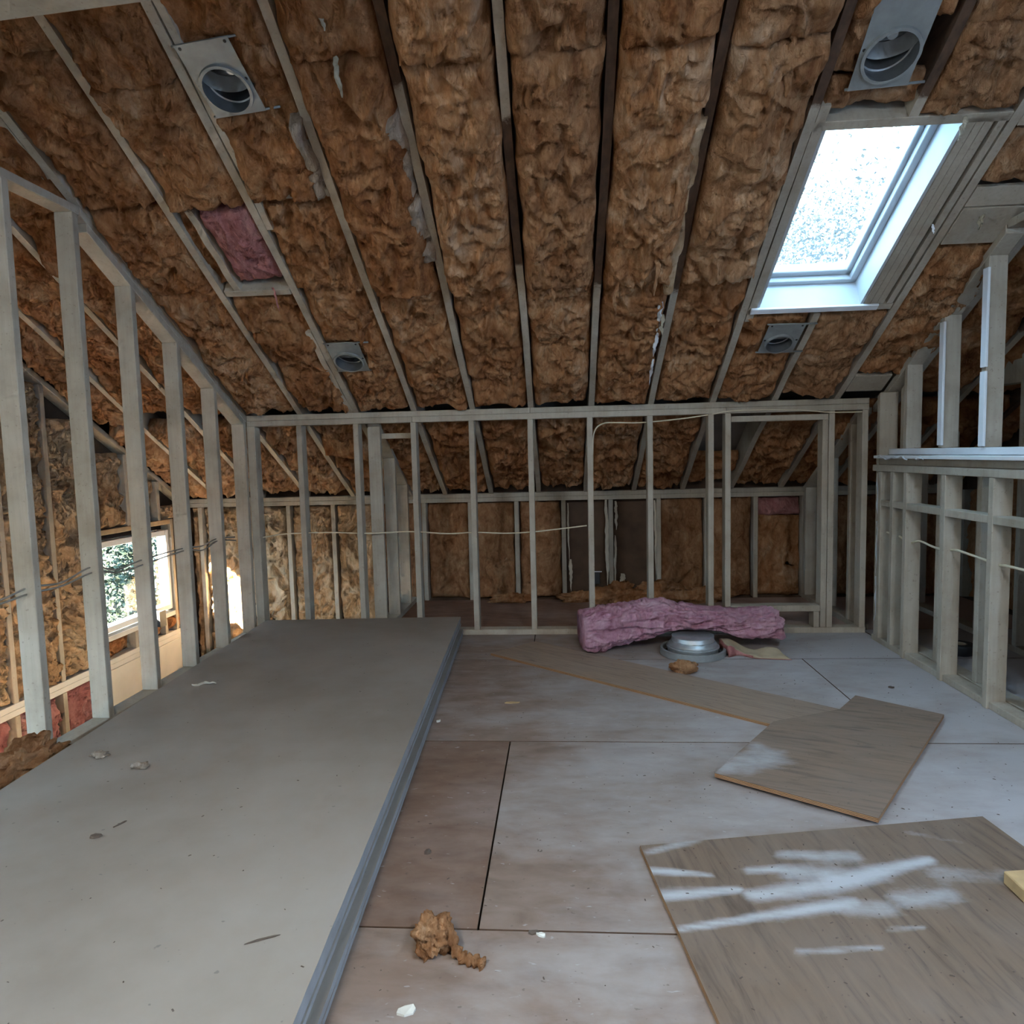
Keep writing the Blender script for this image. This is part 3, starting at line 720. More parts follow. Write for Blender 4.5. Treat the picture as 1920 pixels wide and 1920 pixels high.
for k in range(-9, 8):
    xa = 0.002 + 0.405 * k + 0.042; xb = xa + 0.359
    xa = max(xa, GL + 0.02)
    if xb < xa + 0.05: continue
    zb = -0.60 if xb < -1.3 else 0.01
    if k in (0, 1): continue                        # bare bays with torn paper
    if k == 4:
        batt('insulation_batt', (xa, YE + 0.05, 0.70), (1, 0, 0), (0, 0, 1), (0, -1, 0), xb - xa, 0.155, M_PINKD, we, 40 + k, bulge=0.03, amp=0.01, thick=0.05)
        batt('insulation_batt', (xa, YE + 0.05, zb), (1, 0, 0), (0, 0, 1), (0, -1, 0), xb - xa, 0.69, M_INS, we, 50 + k, bulge=0.0, amp=0.015, thick=0.05)
        continue
    batt('insulation_batt', (xa, YE + 0.045, zb), (1, 0, 0), (0, 0, 1), (0, -1, 0), xb - xa, 0.855 - zb, M_INS3 if xb < -1.3 else M_INS2, we, 40 + k, res=0.011, bulge=0.025 if xb < -1.3 else 0.0, amp=0.034 if xb < -1.3 else 0.014, thick=0.05, fold=0.016 if xb < -1.3 else 0.008)  # right of the stairwell the paler mix stands in for missing light
for k, (x, z0, z1, w) in enumerate([(0.385, 0.86, 0.12, 0.030), (0.47, 0.85, 0.60, 0.022), (0.455, 0.55, 0.05, 0.016), (0.06, 0.84, 0.35, 0.012), (0.075, 0.35, 0.07, 0.022), (0.80, 0.85, 0.2, 0.016), (0.52, 0.22, 0.03, 0.03)]):
    tuft('torn_paper_strip', (x, YE + 0.0, z0), (0.01, -0.02, -1), z0 - z1, w, M_KRAFTL, we, k * 2.3, 0.08)

# partition closing the stairwell behind the back wall
ws = empty('wall_stairwell', (-1.315, 5.3, 0), 'structure')
for y in (4.868, 5.275, 5.680): slope_stud(ws, -1.362, -1.273, y, y + 0.038, 0.038, 0.045)
prism('top_plate', [(4.87, roof_z(4.87) - 0.043), (5.94, roof_z(5.94) - 0.043), (5.94, roof_z(5.94) - 0.003), (4.87, roof_z(4.87) - 0.003)], 'x', -1.362, -1.273, M_LUM, ws)
box('bottom_plate', -1.362, -1.273, 4.866, 5.94, 0.0, 0.038, M_LUM, ws)
box('blocking_board', -1.27, -1.03, 4.90, 4.94, 1.400, 1.438, M_LUM, ws)

# closet partition behind the back wall at right
wc = empty('wall_closet', (2.06, 5.3, 0), 'structure')
for y in (4.99, 5.42, 5.86): slope_stud(wc, 2.02, 2.109, y, y + 0.038, 0.038, 0.045)
prism('top_plate', [(4.87, roof_z(4.87) - 0.043), (5.94, roof_z(5.94) - 0.043), (5.94, roof_z(5.94) - 0.003), (4.87, roof_z(4.87) - 0.003)], 'x', 2.02, 2.109, M_LUM, wc)
box('bottom_plate', 2.02, 2.109, 4.866, 5.94, 0.0, 0.038, M_LUM, wc)

# right side: low plumbing-height wall in front of the full wall
wh = empty('wall_right', (2.1, 3.6, 0), 'structure')
hx0, hx1 = 2.010, 2.099
box('bottom_plate', hx0 + 0.012, hx1, 0.9, 4.62, 0.0, 0.036, M_LUM, wh)
for y in (4.50, 4.340, 4.177, 3.770, 3.364, 2.957, 2.551, 2.144):
    stud(wh, hx0, hx1, y, y + 0.038, 0.0 if y < 4.3 else 0.037, 1.104)
box('top_plate', hx0, hx1, 0.9, 4.62, 1.105, 1.145, M_LUM, wh)
box('cap_board', 1.995, 2.105, 0.9, 3.98, 1.186, 1.206, M_JAMB, wh); box('cap_board', 2.005, 2.105, 3.985, 4.60, 1.186, 1.204, M_JAMB, wh)
box('filler_strip', 2.045, 2.10, 0.9, 4.60, 1.146, 1.185, M_LUM, wh)
for y0, y1 in ((4.378, 4.50), (4.215, 4.34), (3.808, 4.177), (3.402, 3.770), (2.995, 3.364), (2.589, 2.957), (2.182, 2.551)):
    box('blocking', hx0, hx1 - 0.004, y0 + 0.001, y1 - 0.001, 0.888, 0.926, M_LUM, wh)
fx0, fx1 = 2.108, 2.197
box('bottom_plate', fx0, fx1, 0.9, 4.77, 0.0, 0.038, M_LUM, wh)
box('sill_plate', fx0, fx1, 0.9, 4.62, 1.207, 1.245, M_JAMB, wh)
fy = (4.395, 4.000, 3.620, 3.214, 2.807, 2.40)
for y in fy:
    if y > 3.5: slope_stud(wh, fx0, fx1, y, y + 0.038, 1.246, 0.045)
    else: stud(wh, fx0, fx1, y, y + 0.038, 1.246, 2.265)
    stud(wh, fx0, fx1, y, y + 0.038, 0.039, 1.206)
prism('top_plate', [(3.50, roof_z(3.50) - 0.045), (4.86, roof_z(4.86) - 0.045), (4.86, roof_z(4.86) - 0.003), (3.50, roof_z(3.50) - 0.003)], 'x', fx0, fx1, M_LUM, wh)
box('top_plate', fx0, fx1, 0.9, 3.49, 2.266, 2.304, M_LUM, wh)
# corner posts and ragged drywall strips
slope_stud(wh, 2.052, 2.165, 4.625, 4.665, 0.0, 0.06, 'corner_post')
slope_stud(wh, 2.168, 2.26, 4.56, 4.60, 0.0, 0.06, 'corner_post')
for y, z0, z1 in ((3.612, 1.25, 1.62), (3.612, 1.64, 2.12), (3.992, 1.26, 1.93)):
    box('drywall_strip', fx0 - 0.014, fx0 - 0.001, y - 0.010, y + 0.034, z0, z1, M_JAMB, wh, 0.002)
for k, (y0, z, L) in enumerate([(4.52, 1.196, 0.22), (4.30, 1.192, 0.16), (4.05, 1.188, 0.09)]):
    tuft('torn_paper_strip', (1.995, y0, z), (-0.02, -1, -0.03), L, 0.016, M_JAMB, wh, k * 3.1, 0.2)
for k, (z0, L) in enumerate([(1.09, 0.3), (0.78, 0.35), (0.42, 0.30)]):
    tuft('torn_paper_strip', (2.035, 4.60, z0), (0.01, 0, -1), L, 0.010, M_JAMB, wh, 20 + k, 0.05)
# third row of studs far behind the right wall
wf = empty('wall_right_far', (2.75, 3.8, 0), 'structure')
for y in (5.50, 5.10, 4.69, 4.29, 3.88, 3.47, 3.07): slope_stud(wf, 2.72, 2.809, y, y + 0.038, 0.039, 0.05)
box('bottom_plate', 2.72, 2.809, 2.9, 5.94, 0, 0.038, M_LUM, wf)
box('blocking_board', 2.725, 2.80, 2.95, 5.90, 1.62, 1.76, M_LUM, wf)

# gable walls with openings
def gable(name, x0, x1, holes, label):
    o = empty(name, (x0, 2, 0), 'structure'); o['label'] = label
    ysplit = sorted({-2.7, YE + 0.15} | {h[0] for h in holes} | {h[1] for h in holes} | {RIDGE_Y})
    for ya, yb in zip(ysplit[:-1], ysplit[1:]):
        def top(y): return (roof_z(y) if y >= RIDGE_Y else zr - TS * (RIDGE_Y - y)) + 0.21
        spans = [(-1.75, None)]
        for h in holes:
            if h[0] <= ya and yb <= h[1]: spans = [(-1.75, h[2]), (h[3], None)]
        for za, zb in spans:
            if zb is None: prism('sheathing_panel', [(ya, za), (yb, za), (yb, top(yb)), (ya, top(ya))], 'x', x0, x1, M_SHEATH, o, 0)
            else: box('sheathing_panel', x0, x1, ya, yb, za, zb, M_SHEATH, o, 0)
    return o
W2 = (4.72, 5.66, 0.02, 0.70)
W3 = (-1.0, 0.7, 1.35, 2.55)
W7 = (1.40, 2.62, -0.45, 0.80)
W4 = (-1.1, 0.4, 1.1, 2.4)
gl = gable('wall_gable_left', GL - 0.13, GL - 0.10, [W2, W3, W7], 'left gable wall of studs and brown insulation beyond the stairwell')
gr = gable('wall_gable_right', GR + 0.10, GR + 0.13, [W4], 'right gable wall in the dark beyond the right partition')
# left gable framing: studs, plate at storey level, rake plate, batts
gy = [5.90 - 0.4064 * k for k in range(0, 8)]
def gz(y): return roof_z(y) - 0.05
for y in gy:
    if W2[0] - 0.03 < y < W2[1]:
        stud(gl, GL - 0.089, GL, y, y + 0.038, W2[3] + 0.09, gz(y + 0.038)); stud(gl, GL - 0.089, GL, y, y + 0.038, -0.17, W2[2] - 0.06, 'cripple_stud')
    else: stud(gl, GL - 0.089, GL, y, y + 0.038, -0.17, gz(y + 0.038))
for y in (W2[0] - 0.045, W2[1] + 0.005): stud(gl, GL - 0.089, GL, y, y + 0.038, -0.17, W2[3] + 0.09, 'jack_stud')
prism('rake_plate', [(2.4, gz(2.4)), (5.94, gz(5.94)), (5.94, gz(5.94) + 0.043), (2.4, gz(2.4) + 0.043)], 'x', GL - 0.089, GL, M_LUM, gl)
box('window_header', GL - 0.089, GL, W2[0], W2[1], W2[3] + 0.05, W2[3] + 0.088, M_RAW, gl)
box('rough_sill', GL - 0.089, GL, W2[0], W2[1], W2[2] - 0.058, W2[2] - 0.02, M_PAINTB, gl)
box('floor_plate', GL - 0.089, GL, 2.66, 5.94, -0.209, -0.171, M_PAINTB, gl); box('floor_plate', GL - 0.089, GL, 2.66, 5.94, -0.248, -0.21, M_PAINTB, gl)
box('skirt_panel', GL - 0.06, GL + 0.004, W2[0] - 0.02, 5.72, -0.615, -0.25, M_PAINTB, gl)
for k, y in enumerate(gy):
    ya, yb = y - 0.366, y - 0.004
    ya = y - 0.4064 + 0.041
    if ya < 2.66: continue
    inwin = (yb > W2[0] and ya < W2[1])
    if inwin:
        zt = gz(yb) - 0.01
        if zt - (W2[3] + 0.09) > 0.1:
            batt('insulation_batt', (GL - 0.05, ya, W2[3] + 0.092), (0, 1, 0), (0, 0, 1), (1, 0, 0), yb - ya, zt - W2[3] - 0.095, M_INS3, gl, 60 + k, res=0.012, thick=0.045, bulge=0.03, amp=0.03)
        batt('insulation_batt', (GL - 0.05, ya, -0.165), (0, 1, 0), (0, 0, 1), (1, 0, 0), yb - ya, 0.12, M_INS, gl, 160 + k, res=0.012, thick=0.04, bulge=0.02, amp=0.01)
    else:
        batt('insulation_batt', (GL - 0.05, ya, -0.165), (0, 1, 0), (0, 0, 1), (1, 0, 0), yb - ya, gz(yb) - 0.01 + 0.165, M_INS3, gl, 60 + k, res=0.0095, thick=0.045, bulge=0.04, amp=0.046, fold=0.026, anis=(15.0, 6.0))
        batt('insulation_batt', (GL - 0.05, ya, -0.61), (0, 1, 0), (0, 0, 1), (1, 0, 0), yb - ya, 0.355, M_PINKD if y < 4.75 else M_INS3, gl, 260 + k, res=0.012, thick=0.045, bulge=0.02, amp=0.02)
        stud(gl, GL - 0.089, GL, y, y + 0.038, -0.615, -0.25)
# right gable batts (dark)
for k in range(0, 7):
    yb = 5.90 - 0.4064 * k - 0.004; ya = yb - 0.36
    stud(gr, GR, GR + 0.089, yb + 0.004, yb + 0.042, 0, gz(yb + 0.042))
    batt('insulation_batt', (GR + 0.05, yb, 0.01), (0, -1, 0), (0, 0, 1), (-1, 0, 0), 0.36, gz(yb) - 0.03, M_INS, gr, 360 + k, res=0.018, thick=0.045, bulge=0.02, amp=0.02)
# closing wall behind the viewer
wr = box('wall_rear', GL - 0.1, GR + 0.1, -2.72, -2.66, -1.75, 1.3, M_PAINTB, None, 0); tag(wr, 'low wall closing the attic behind the viewer', kind='structure')

def casement(name, x, y0, y1, z0, z1, inward, muntin=None):
    o = empty(name, (x, (y0 + y1) / 2, z0), 'structure'); f = 0.045
    xa, xb = (x - 0.05, x + 0.03)
    for (a, b_, c, d) in ((y0, y0 + f, z0, z1), (y1 - f, y1, z0, z1), (y0 + f, y1 - f, z0, z0 + f), (y0 + f, y1 - f, z1 - f, z1)):
        box('frame_bar', xa, xb, a, b_, c, d, M_VINYL, o, 0.003)
    if muntin: box('sash_bar', x - 0.03, x + 0.01, muntin - 0.022, muntin + 0.022, z0 + f, z1 - f, M_VINYL, o, 0.003)
    box('glass_pane', x - 0.012, x - 0.006, y0 + f - 0.005, y1 - f + 0.005, z0 + f - 0.005, z1 - f + 0.005, M_GLASS, o, 0)
    return o
casement('window_2', GL - 0.05, *W2, 1, muntin=5.36)
casement('window_3', GL - 0.06, *W3, 1); casement('window_7', GL - 0.06, *W7, 1); casement('window_4', GR + 0.06, *W4, -1)  # the right gable opening is added for the east fill lamp

# ------------------------------------------------------------------ things: drywall stack
NS, TH = 9, 0.0159
ANG = 0.046
c0 = Vector((-0.715, 4.755))          # far right corner of the stack
ax = Vector((math.cos(ANG), math.sin(ANG))); ay = Vector((-math.sin(ANG), math.cos(ANG)))   # ay points away from the viewer
ordw = ['topmost', 'second', 'third', 'fourth', 'fifth', 'sixth', 'seventh', 'eighth', 'bottom']
rec = {4: 0.020, 5: 0.022, 6: -0.012, 7: -0.010, 8: -0.013}
for k in range(NS):
    zt = 0.0015 + TH * (NS - k); dx = -rec.get(k, 0.0) - 0.002 * ((k * 7) % 3); dy = -0.006 * ((k * 5) % 4)
    if k == 0: dy = -0.03
    o2 = c0 + ax * dx + ay * dy
    w, L = 1.3716, 3.658
    nseg = 40; top, bot = [], []
    pts = []
    # outline: right edge slightly ragged
    for i in range(nseg + 1):
        q = o2 - ay * (L * i / nseg) + ax * (0.002 * float(perlin(np.array([[i * 0.7, k * 3.3, 1.1]]))[0]))
        pts.append(q)
    pts += [o2 - ay * L - ax * w, o2 - ax * w]
    b_ = [Vector((q.x, q.y, zt - TH + 0.0012)) for q in pts]; t_ = [Vector((q.x, q.y, zt)) for q in pts]
    s = hexa('drywall_sheet', b_, t_, M_DRY)
    s.data.materials.append(M_DEDGE)
    for p in s.data.polygons:
        if abs(p.normal.z) < 0.5: p.material_index = 1
    lab = {0: 'topmost grey drywall sheet of the stack by the left wall, littered with debris', NS - 1: 'lowest drywall sheet of the stack, lying on the plywood floor'}.get(k, '%s drywall sheet from the top of the stack by the left wall' % ordw[k])
    tag(s, lab, 'drywall sheet', 'drywall sheets stacked by the left wall')
ZT = 0.0015 + TH * NS

# ------------------------------------------------------------------ things: loose plywood
def board(name, corners, z, th, face, label, cat='board', streaks=(), res=0.02, ragged=0.0):
    P = [Vector((c[0], c[1])) for c in corners]
    area = sum(P[i].x * P[(i + 1) % len(P)].y - P[(i + 1) % len(P)].x * P[i].y for i in range(len(P)))
    if area < 0: P = P[::-1]
    bm = bmesh.new()
    bv = [bm.verts.new((p.x, p.y, z)) for p in P]; tv = [bm.verts.new((p.x, p.y, z + th)) for p in P]
    n = len(P); bm.faces.new(bv[::-1]); tf = bm.faces.new(tv)
    for i in range(n):
        f = bm.faces.new([bv[i], bv[(i + 1) % n], tv[(i + 1) % n], tv[i]]); f.material_index = 1
    me = bpy.data.meshes.new(name)
    if streaks:
        # cut the top into a grid so that the paint marks have vertices
        xs = [p.x for p in P]; yy = [p.y for p in P]
        for x in np.arange(min(xs), max(xs), res):
            bmesh.ops.bisect_plane(bm, geom=[e for e in list(bm.verts) + list(bm.edges) + list(bm.faces)], plane_co=(x, 0, 0), plane_no=(1, 0, 0))
        for y in np.arange(min(yy), max(yy), res):
            bmesh.ops.bisect_plane(bm, geom=[e for e in list(bm.verts) + list(bm.edges) + list(bm.faces)], plane_co=(0, y, 0), plane_no=(0, 1, 0))
    bm.to_mesh(me); bm.free()
    o = link(name, me, [face, M_PEDGE])
    if streaks:
        V = np.array([v.co[:] for v in me.vertices]); A = np.zeros(len(V))
        for (p0, p1, w0, w1, s_) in streaks:
            a = np.array(px(*p0, z + th)); b2 = np.array(px(*p1, z + th)); d = b2 - a; L2 = (d * d).sum()
            t = np.clip(((V[:, :2] - a) @ d) / L2, 0, 1); cl = a + t[:, None] * d
            dist = np.linalg.norm(V[:, :2] - cl, axis=1); w = w0 + (w1 - w0) * t
            A = np.maximum(A, s_ * 1.0 * np.exp(-(dist / (w * 0.95)) ** 2))
        at = me.attributes.new('paint', 'FLOAT', 'POINT'); at.data.foreach_set('value', A.astype(np.float32))
    tag(o, label, cat); return o
strip_c = [px(920, 1225, .014), px(1005, 1202, .014), px(1585, 1332, .014), px(1520, 1377, .014)]
board('plywood_strip', strip_c, 0.0008, 0.014, M_PLY_A, 'long narrow plywood strip lying slantwise in front of the pink batt', 'plywood')
off_c = [px(1340, 1450, .03), px(1647, 1535, .03), px(1770, 1340, .03), px(1604, 1304, .03), px(1574, 1330, .03), px(1450, 1353, .03)]
board('plywood_offcut', off_c, 0.0152, 0.016, M_PLY_B, 'squarish plywood offcut lying on the end of the plywood strip', 'plywood',
      streaks=[((1350, 1440), (1440, 1420), 0.06, 0.10, 0.75), ((1400, 1440), (1420, 1400), 0.07, 0.05, 0.6)], res=0.025)
bc = [Vector(px(1200, 1585, .018)), Vector(px(1842, 1530, .018))]
dv = (bc[1] - bc[0]).normalized(); nv_ = Vector((dv.y, -dv.x)); wd = (bc[1] - bc[0]).length
lean = Vector((0.0, 0.0))
big_c = [bc[0], bc[1], bc[1] + nv_ * 1.75 - dv * 0.12, bc[0] + nv_ * 1.75 - dv * 0.07]
S_ = [((1215, 1600), (1300, 1575), .015, .03, .7), ((1222, 1632), (1330, 1640), .022, .012, 1), ((1245, 1680), (1385, 1668), .03, .018, 1), ((1410, 1678), (1560, 1660), .03, .05, 1), ((1560, 1655), (1745, 1612), .055, .02, 1),
      ((1405, 1632), (1470, 1630), .02, .022, .9), ((1465, 1603), (1600, 1606), .028, .036, .8), ((1480, 1635), (1600, 1640), .05, .05, .75), ((1275, 1742), (1600, 1692), .014, .03, 1), ((1590, 1702), (1660, 1704), .045, .045, .7),
      ((1690, 1685), (1780, 1680), .045, .045, .7), ((1670, 1742), (1735, 1740), .016, .01, .6), ((1500, 1783), (1650, 1778), .015, .012, .6), ((1700, 1560), (1800, 1580), .02, .02, .4), ((1760, 1640), (1880, 1640), .05, .06, .45)]
board('plywood_sheet', big_c, 0.0008, 0.0165, M_PLY_C, 'large brown plywood sheet with white paint streaks in the foreground', 'plywood', streaks=S_, res=0.016)
blk = px(1893, 1680, 0)
hexa_blk = hexa('wood_block', [(blk[0], blk[1] - .06, 0.0182), (blk[0] + .30, blk[1] - .02, 0.0182), (blk[0] + .30, blk[1] + .07, 0.0182), (blk[0] + .0, blk[1] + .03, 0.0182)],
                [(blk[0], blk[1] - .06, 0.056), (blk[0] + .30, blk[1] - .02, 0.056), (blk[0] + .30, blk[1] + .07, 0.056), (blk[0], blk[1] + .03, 0.056)], M_WOODB, None, 0.003)
tag(hexa_blk, 'sawn pine block on the painted plywood sheet at the right', 'wood block')

# ------------------------------------------------------------------ things: pink batt, metal collar, kraft flap
def pink_batt():
    n, m_ = 190, 170
    t = np.linspace(0, 1, n); Pts = []
    per = np.linspace(0, 1, m_, endpoint=False)
    H, W = 0.235, 0.33
    # rounded rectangle perimeter (y, z) starting at front bottom, going up the front
    corners = np.array([(0, 0), (0, H), (W, H), (W, 0)]); segs = []
    L = [H, W, H, W]; tot = sum(L)
    for p in per:
        d = p * tot; k = 0
        while d > L[k]: d -= L[k]; k += 1
        a, b_ = corners[k], corners[(k + 1) % 4]; segs.append(a + (b_ - a) * d / L[k])
    prof = np.array(segs)
    cen = np.array((W / 2, H / 2))
    r = np.linalg.norm((prof - cen) / (W / 2, H / 2), axis=1); prof = cen + (prof - cen) * np.clip(1.14 / r, 0.86, 1.0)[:, None]
    x = 0.135 + 1.235 * t
    lift = np.interp(t, [0, .10, .34, .44, .60, .70, .80, 1], [0, 0.0, .075, .128, .132, .115, .07, .055])
    topd = np.interp(t, [0, .1, .35, .6, .8, .93, 1], [-.02, 0.0, .02, -.055, -.06, -.03, -.09])
    y0 = 4.275 + 0.04 * t
    P = np.zeros((n, m_, 3))
    for i in range(n):
        P[i, :, 0] = x[i] - 0.10 * (prof[:, 0] / W) * (1 - t[i]) * 0.4
        P[i, :, 1] = y0[i] + prof[:, 0]
        hz = np.clip(prof[:, 1] / H, 0, 1)
        P[i, :, 2] = 0.016 + lift[i] + hz * (H - lift[i] * 0.62 + topd[i])
    c = P.mean(1, keepdims=True); d = P - c; d[..., 0] = 0; d /= np.linalg.norm(d, axis=2, keepdims=True) + 1e-9
    Q = P * np.array((3.0, 9.0, 16.0))
    warp = np.stack([fbm(P * 6 + 5, 2)] * 3, -1) * 0.6
    ridg = 1 - np.abs(fbm(Q + warp, 3)) * 2
    stri = 1 - np.abs(fbm(P * np.array((7.0, 22.0, 46.0)) + warp * 1.5, 2)) * 2
    g = (ridg - .4) * 0.026 + (stri - .4) * 0.010 + fbm(P * 28, 2) * 0.004 + fbm(P * 4, 2) * 0.014
    cut = np.exp(-((P[..., 0] - 0.42) / 0.13) ** 2) * np.exp(-((P[..., 2] - 0.155) / 0.010) ** 2) * (P[..., 1] < 4.36)
    g = g - cut * 0.055
    g *= np.clip(np.minimum(t, 1 - t)[:, None] / 0.015, 0.3, 1)
    P = P + d * g[..., None]
    flap = np.clip((t[:, None] - 0.86) / 0.14, 0, 1) * np.clip((P[..., 2] - 0.18) / 0.06, 0, 1)
    P[..., 0] += flap * 0.07 + np.clip((t[:, None] - .9) / .1, 0, 1) * fbm(P * 9, 2) * 0.05
    P[..., 2] += flap * 0.028 * np.sin(P[..., 1] * 30)
    P[..., 2] = np.maximum(P[..., 2], 0.002)
    idx = np.arange(n * m_).reshape(n, m_)
    q = np.stack([idx[:-1], np.roll(idx[:-1], -1, 1), np.roll(idx[1:], -1, 1), idx[1:]], -1).reshape(-1, 4)
    me = quads_mesh('pink_insulation_batt', P.reshape(-1, 3), q, ngons=[list(idx[0])[::-1], list(idx[-1])])
    bm = bmesh.new(); bm.from_mesh(me); bmesh.ops.recalc_face_normals(bm, faces=bm.faces); bm.to_mesh(me); bm.free()
    o = link('pink_insulation_batt', me, M_PINK)
    return tag(o, 'thick pink fibreglass batt slumped over the metal collar on the floor', 'insulation')
pink_batt()
def collar():
    root = empty('metal_collar', (0.805, 4.30, 0)); tag(root, 'round galvanised metal collar half covered by the pink batt', 'duct collar')
    T = Matrix.Translation((0.805, 4.30, 0.0005))
    lathe('base_ring', [(0.176, 0.0), (0.197, 0.0), (0.200, 0.003), (0.200, 0.040), (0.197, 0.043), (0.186, 0.043), (0.183, 0.040), (0.183, 0.010), (0.176, 0.008), (0.176, 0.0)], M_GALVD, T, 56, root)
    lathe('gap_shade_disc', [(0.182, 0.006), (0.0, 0.006)], M_BLACK, T, 56, root)  # black disc paints the shade in the gap inside the ring
    lathe('crown', [(0.152, 0.008), (0.156, 0.050), (0.150, 0.056), (0.151, 0.062), (0.141, 0.078), (0.128, 0.084), (0.131, 0.090), (0.126, 0.112), (0.129, 0.118), (0.118, 0.122), (0.0, 0.122)], M_GALV, T, 56, root)
    lathe('rim_bead', [(0.155, 0.046), (0.161, 0.049), (0.161, 0.054), (0.154, 0.057), (0.151, 0.052), (0.155, 0.046)], M_GALV, T, 56, root)
collar()
def kraft_flap():
    n, m_ = 46, 22; s = np.linspace(0, 1, n); t = np.linspace(0, 1, m_); S, Tt = np.meshgrid(s, t, indexing='ij')
    X = 0.975 + 0.355 * S + 0.03 * Tt; Y = 4.335 - 0.135 * Tt - 0.05 * S + 0.06 * np.exp(-((S - .2) / .15) ** 2)
    h = 0.014 + 0.050 * np.exp(-((S - 0.02) / 0.22) ** 2) + 0.034 * np.exp(-((Tt - 0.2) / 0.4) ** 2) * (0.4 + 0.6 * np.sin(S * 5 + 0.4) ** 2)
    h += fbm(np.stack([X * 14, Y * 14, 0 * X], -1), 2) * 0.008
    h *= np.clip(np.minimum(1 - Tt, 1 - S) / 0.06, 0.35, 1)
    P = np.stack([X, Y, np.maximum(h, 0.006)], -1); B = P.copy(); B[..., 2] = 0.0012 + np.maximum(0, P[..., 2] - 0.05) * .8
    k = n * m_; idx = np.arange(k).reshape(n, m_)
    q = np.stack([idx[:-1, :-1], idx[1:, :-1], idx[1:, 1:], idx[:-1, 1:]], -1).reshape(-1, 4)
    ring = np.concatenate([idx[:, 0], idx[-1, 1:], idx[-2::-1, -1], idx[0, -2:0:-1]])
    sk = np.stack([ring, np.roll(ring, -1), np.roll(ring, -1) + k, ring + k], -1)
    me = quads_mesh('kraft_faced_batt_scrap', np.concatenate([P.reshape(-1, 3), B.reshape(-1, 3)]), np.concatenate([q, q[:, ::-1] + k, sk]))
    bm = bmesh.new(); bm.from_mesh(me); bmesh.ops.recalc_face_normals(bm, faces=bm.faces); bm.to_mesh(me); bm.free()
    o = link('kraft_faced_batt_scrap', me, [M_KRAFT, M_PINKD])
    for p in me.polygons:
        if abs(p.normal.z) < 0.45: p.material_index = 1
    tag(o, 'flattened paper-faced insulation scrap beside the metal collar', 'insulation')
kraft_flap()

# torn clumps
o = lump('insulation_clump', (*px(1282, 1262, 0), 0.034), 0.080, M_INS2, 3, (1.15, 0.8, 0.55), 0.30, 4, 0.0); tag(o, 'small torn brown insulation clump in front of the metal collar', 'insulation clump')
cl = empty('insulation_clump', (*px(815, 1775, 0), 0)); tag(cl, 'brown insulation clump with a trailing tail near the foreground floor seam', 'insulation clump')
p = px(812, 1778, 0); o = lump('clump', (p[0], p[1], 0.036), 0.068, M_INS2, 8, (0.9, 0.9, 0.85), 0.34, 5, 0.0); child_of(o, cl)
tail = [(p[0] + .02, p[1] + .01, .075), (p[0] + .045, p[1] - .005, .05), (p[0] + .065, p[1] - .03, .02), (p[0] + .09, p[1] - .05, .012), (p[0] + .115, p[1] - .055, .012), (p[0] + .14, p[1] - .065, .010)]
sp_ = smooth_path(tail, 5); tube('tail', sp_, 0.012, M_INS2, cl, 8, [0.014 + 0.005 * math.sin(i * 1.9) for i in range(len(sp_))])
o = lump('insulation_clump', (XL + 0.07, 2.53, 0.085), 0.13, M_INS2, 5, (0.8, 1.5, 0.75), 0.40, 5, 0.002); tag(o, 'large loose brown insulation clump on the floor between the left studs and the drywall stack', 'insulation clump')
for k, (x, y, r, sx) in enumerate([(0.45, 5.78, 0.16, 1.3), (0.80, 5.80, 0.17, 1.4), (1.15, 5.78, 0.15, 1.5), (0.15, 5.83, 0.10, 1.8), (-0.45, 5.84, 0.08, 2.5)]):
    o = lump('insulation_clump', (x, y, r * 0.42), r, M_INS, 20 + k, (sx, 0.7, 0.62), 0.5, 4, 0.0)
    tag(o, ['brown insulation heap under the torn paper behind the back wall', 'tallest brown insulation heap behind the pink batt, beyond the back wall', 'rightmost brown insulation heap beyond the back wall', 'low insulation heap left of the black wall box', 'thin strip of fallen insulation at the foot of the eave wall'][k], 'insulation clump', 'insulation fallen behind the back wall')
hb = batt('hanging_batt', roof_pt(-1.80, 5.22, -0.05), (0.98, 0.10, -0.15), (0.05, -0.55, 0.83), (0.1, -0.80, -0.55), 0.36, 0.20, M_INS, None, 77, bulge=0.01, amp=0.012, thick=0.05, fold=0.008)
tag(hb, 'dark folded insulation piece hanging from the rafters over the stairwell', 'insulation')
slb = batt('fallen_batt', (-2.85, 2.75, -0.53), (0.9, 0.25, 0.1), (-0.2, 0.95, 0.15), (-0.1, -0.15, 0.97), 0.4, 0.9, M_INS2, None, 91, bulge=0.05, amp=0.03, thick=0.1)
tag(slb, 'pale insulation batt fallen on the sunlit stair landing beyond the left wall', 'insulation')

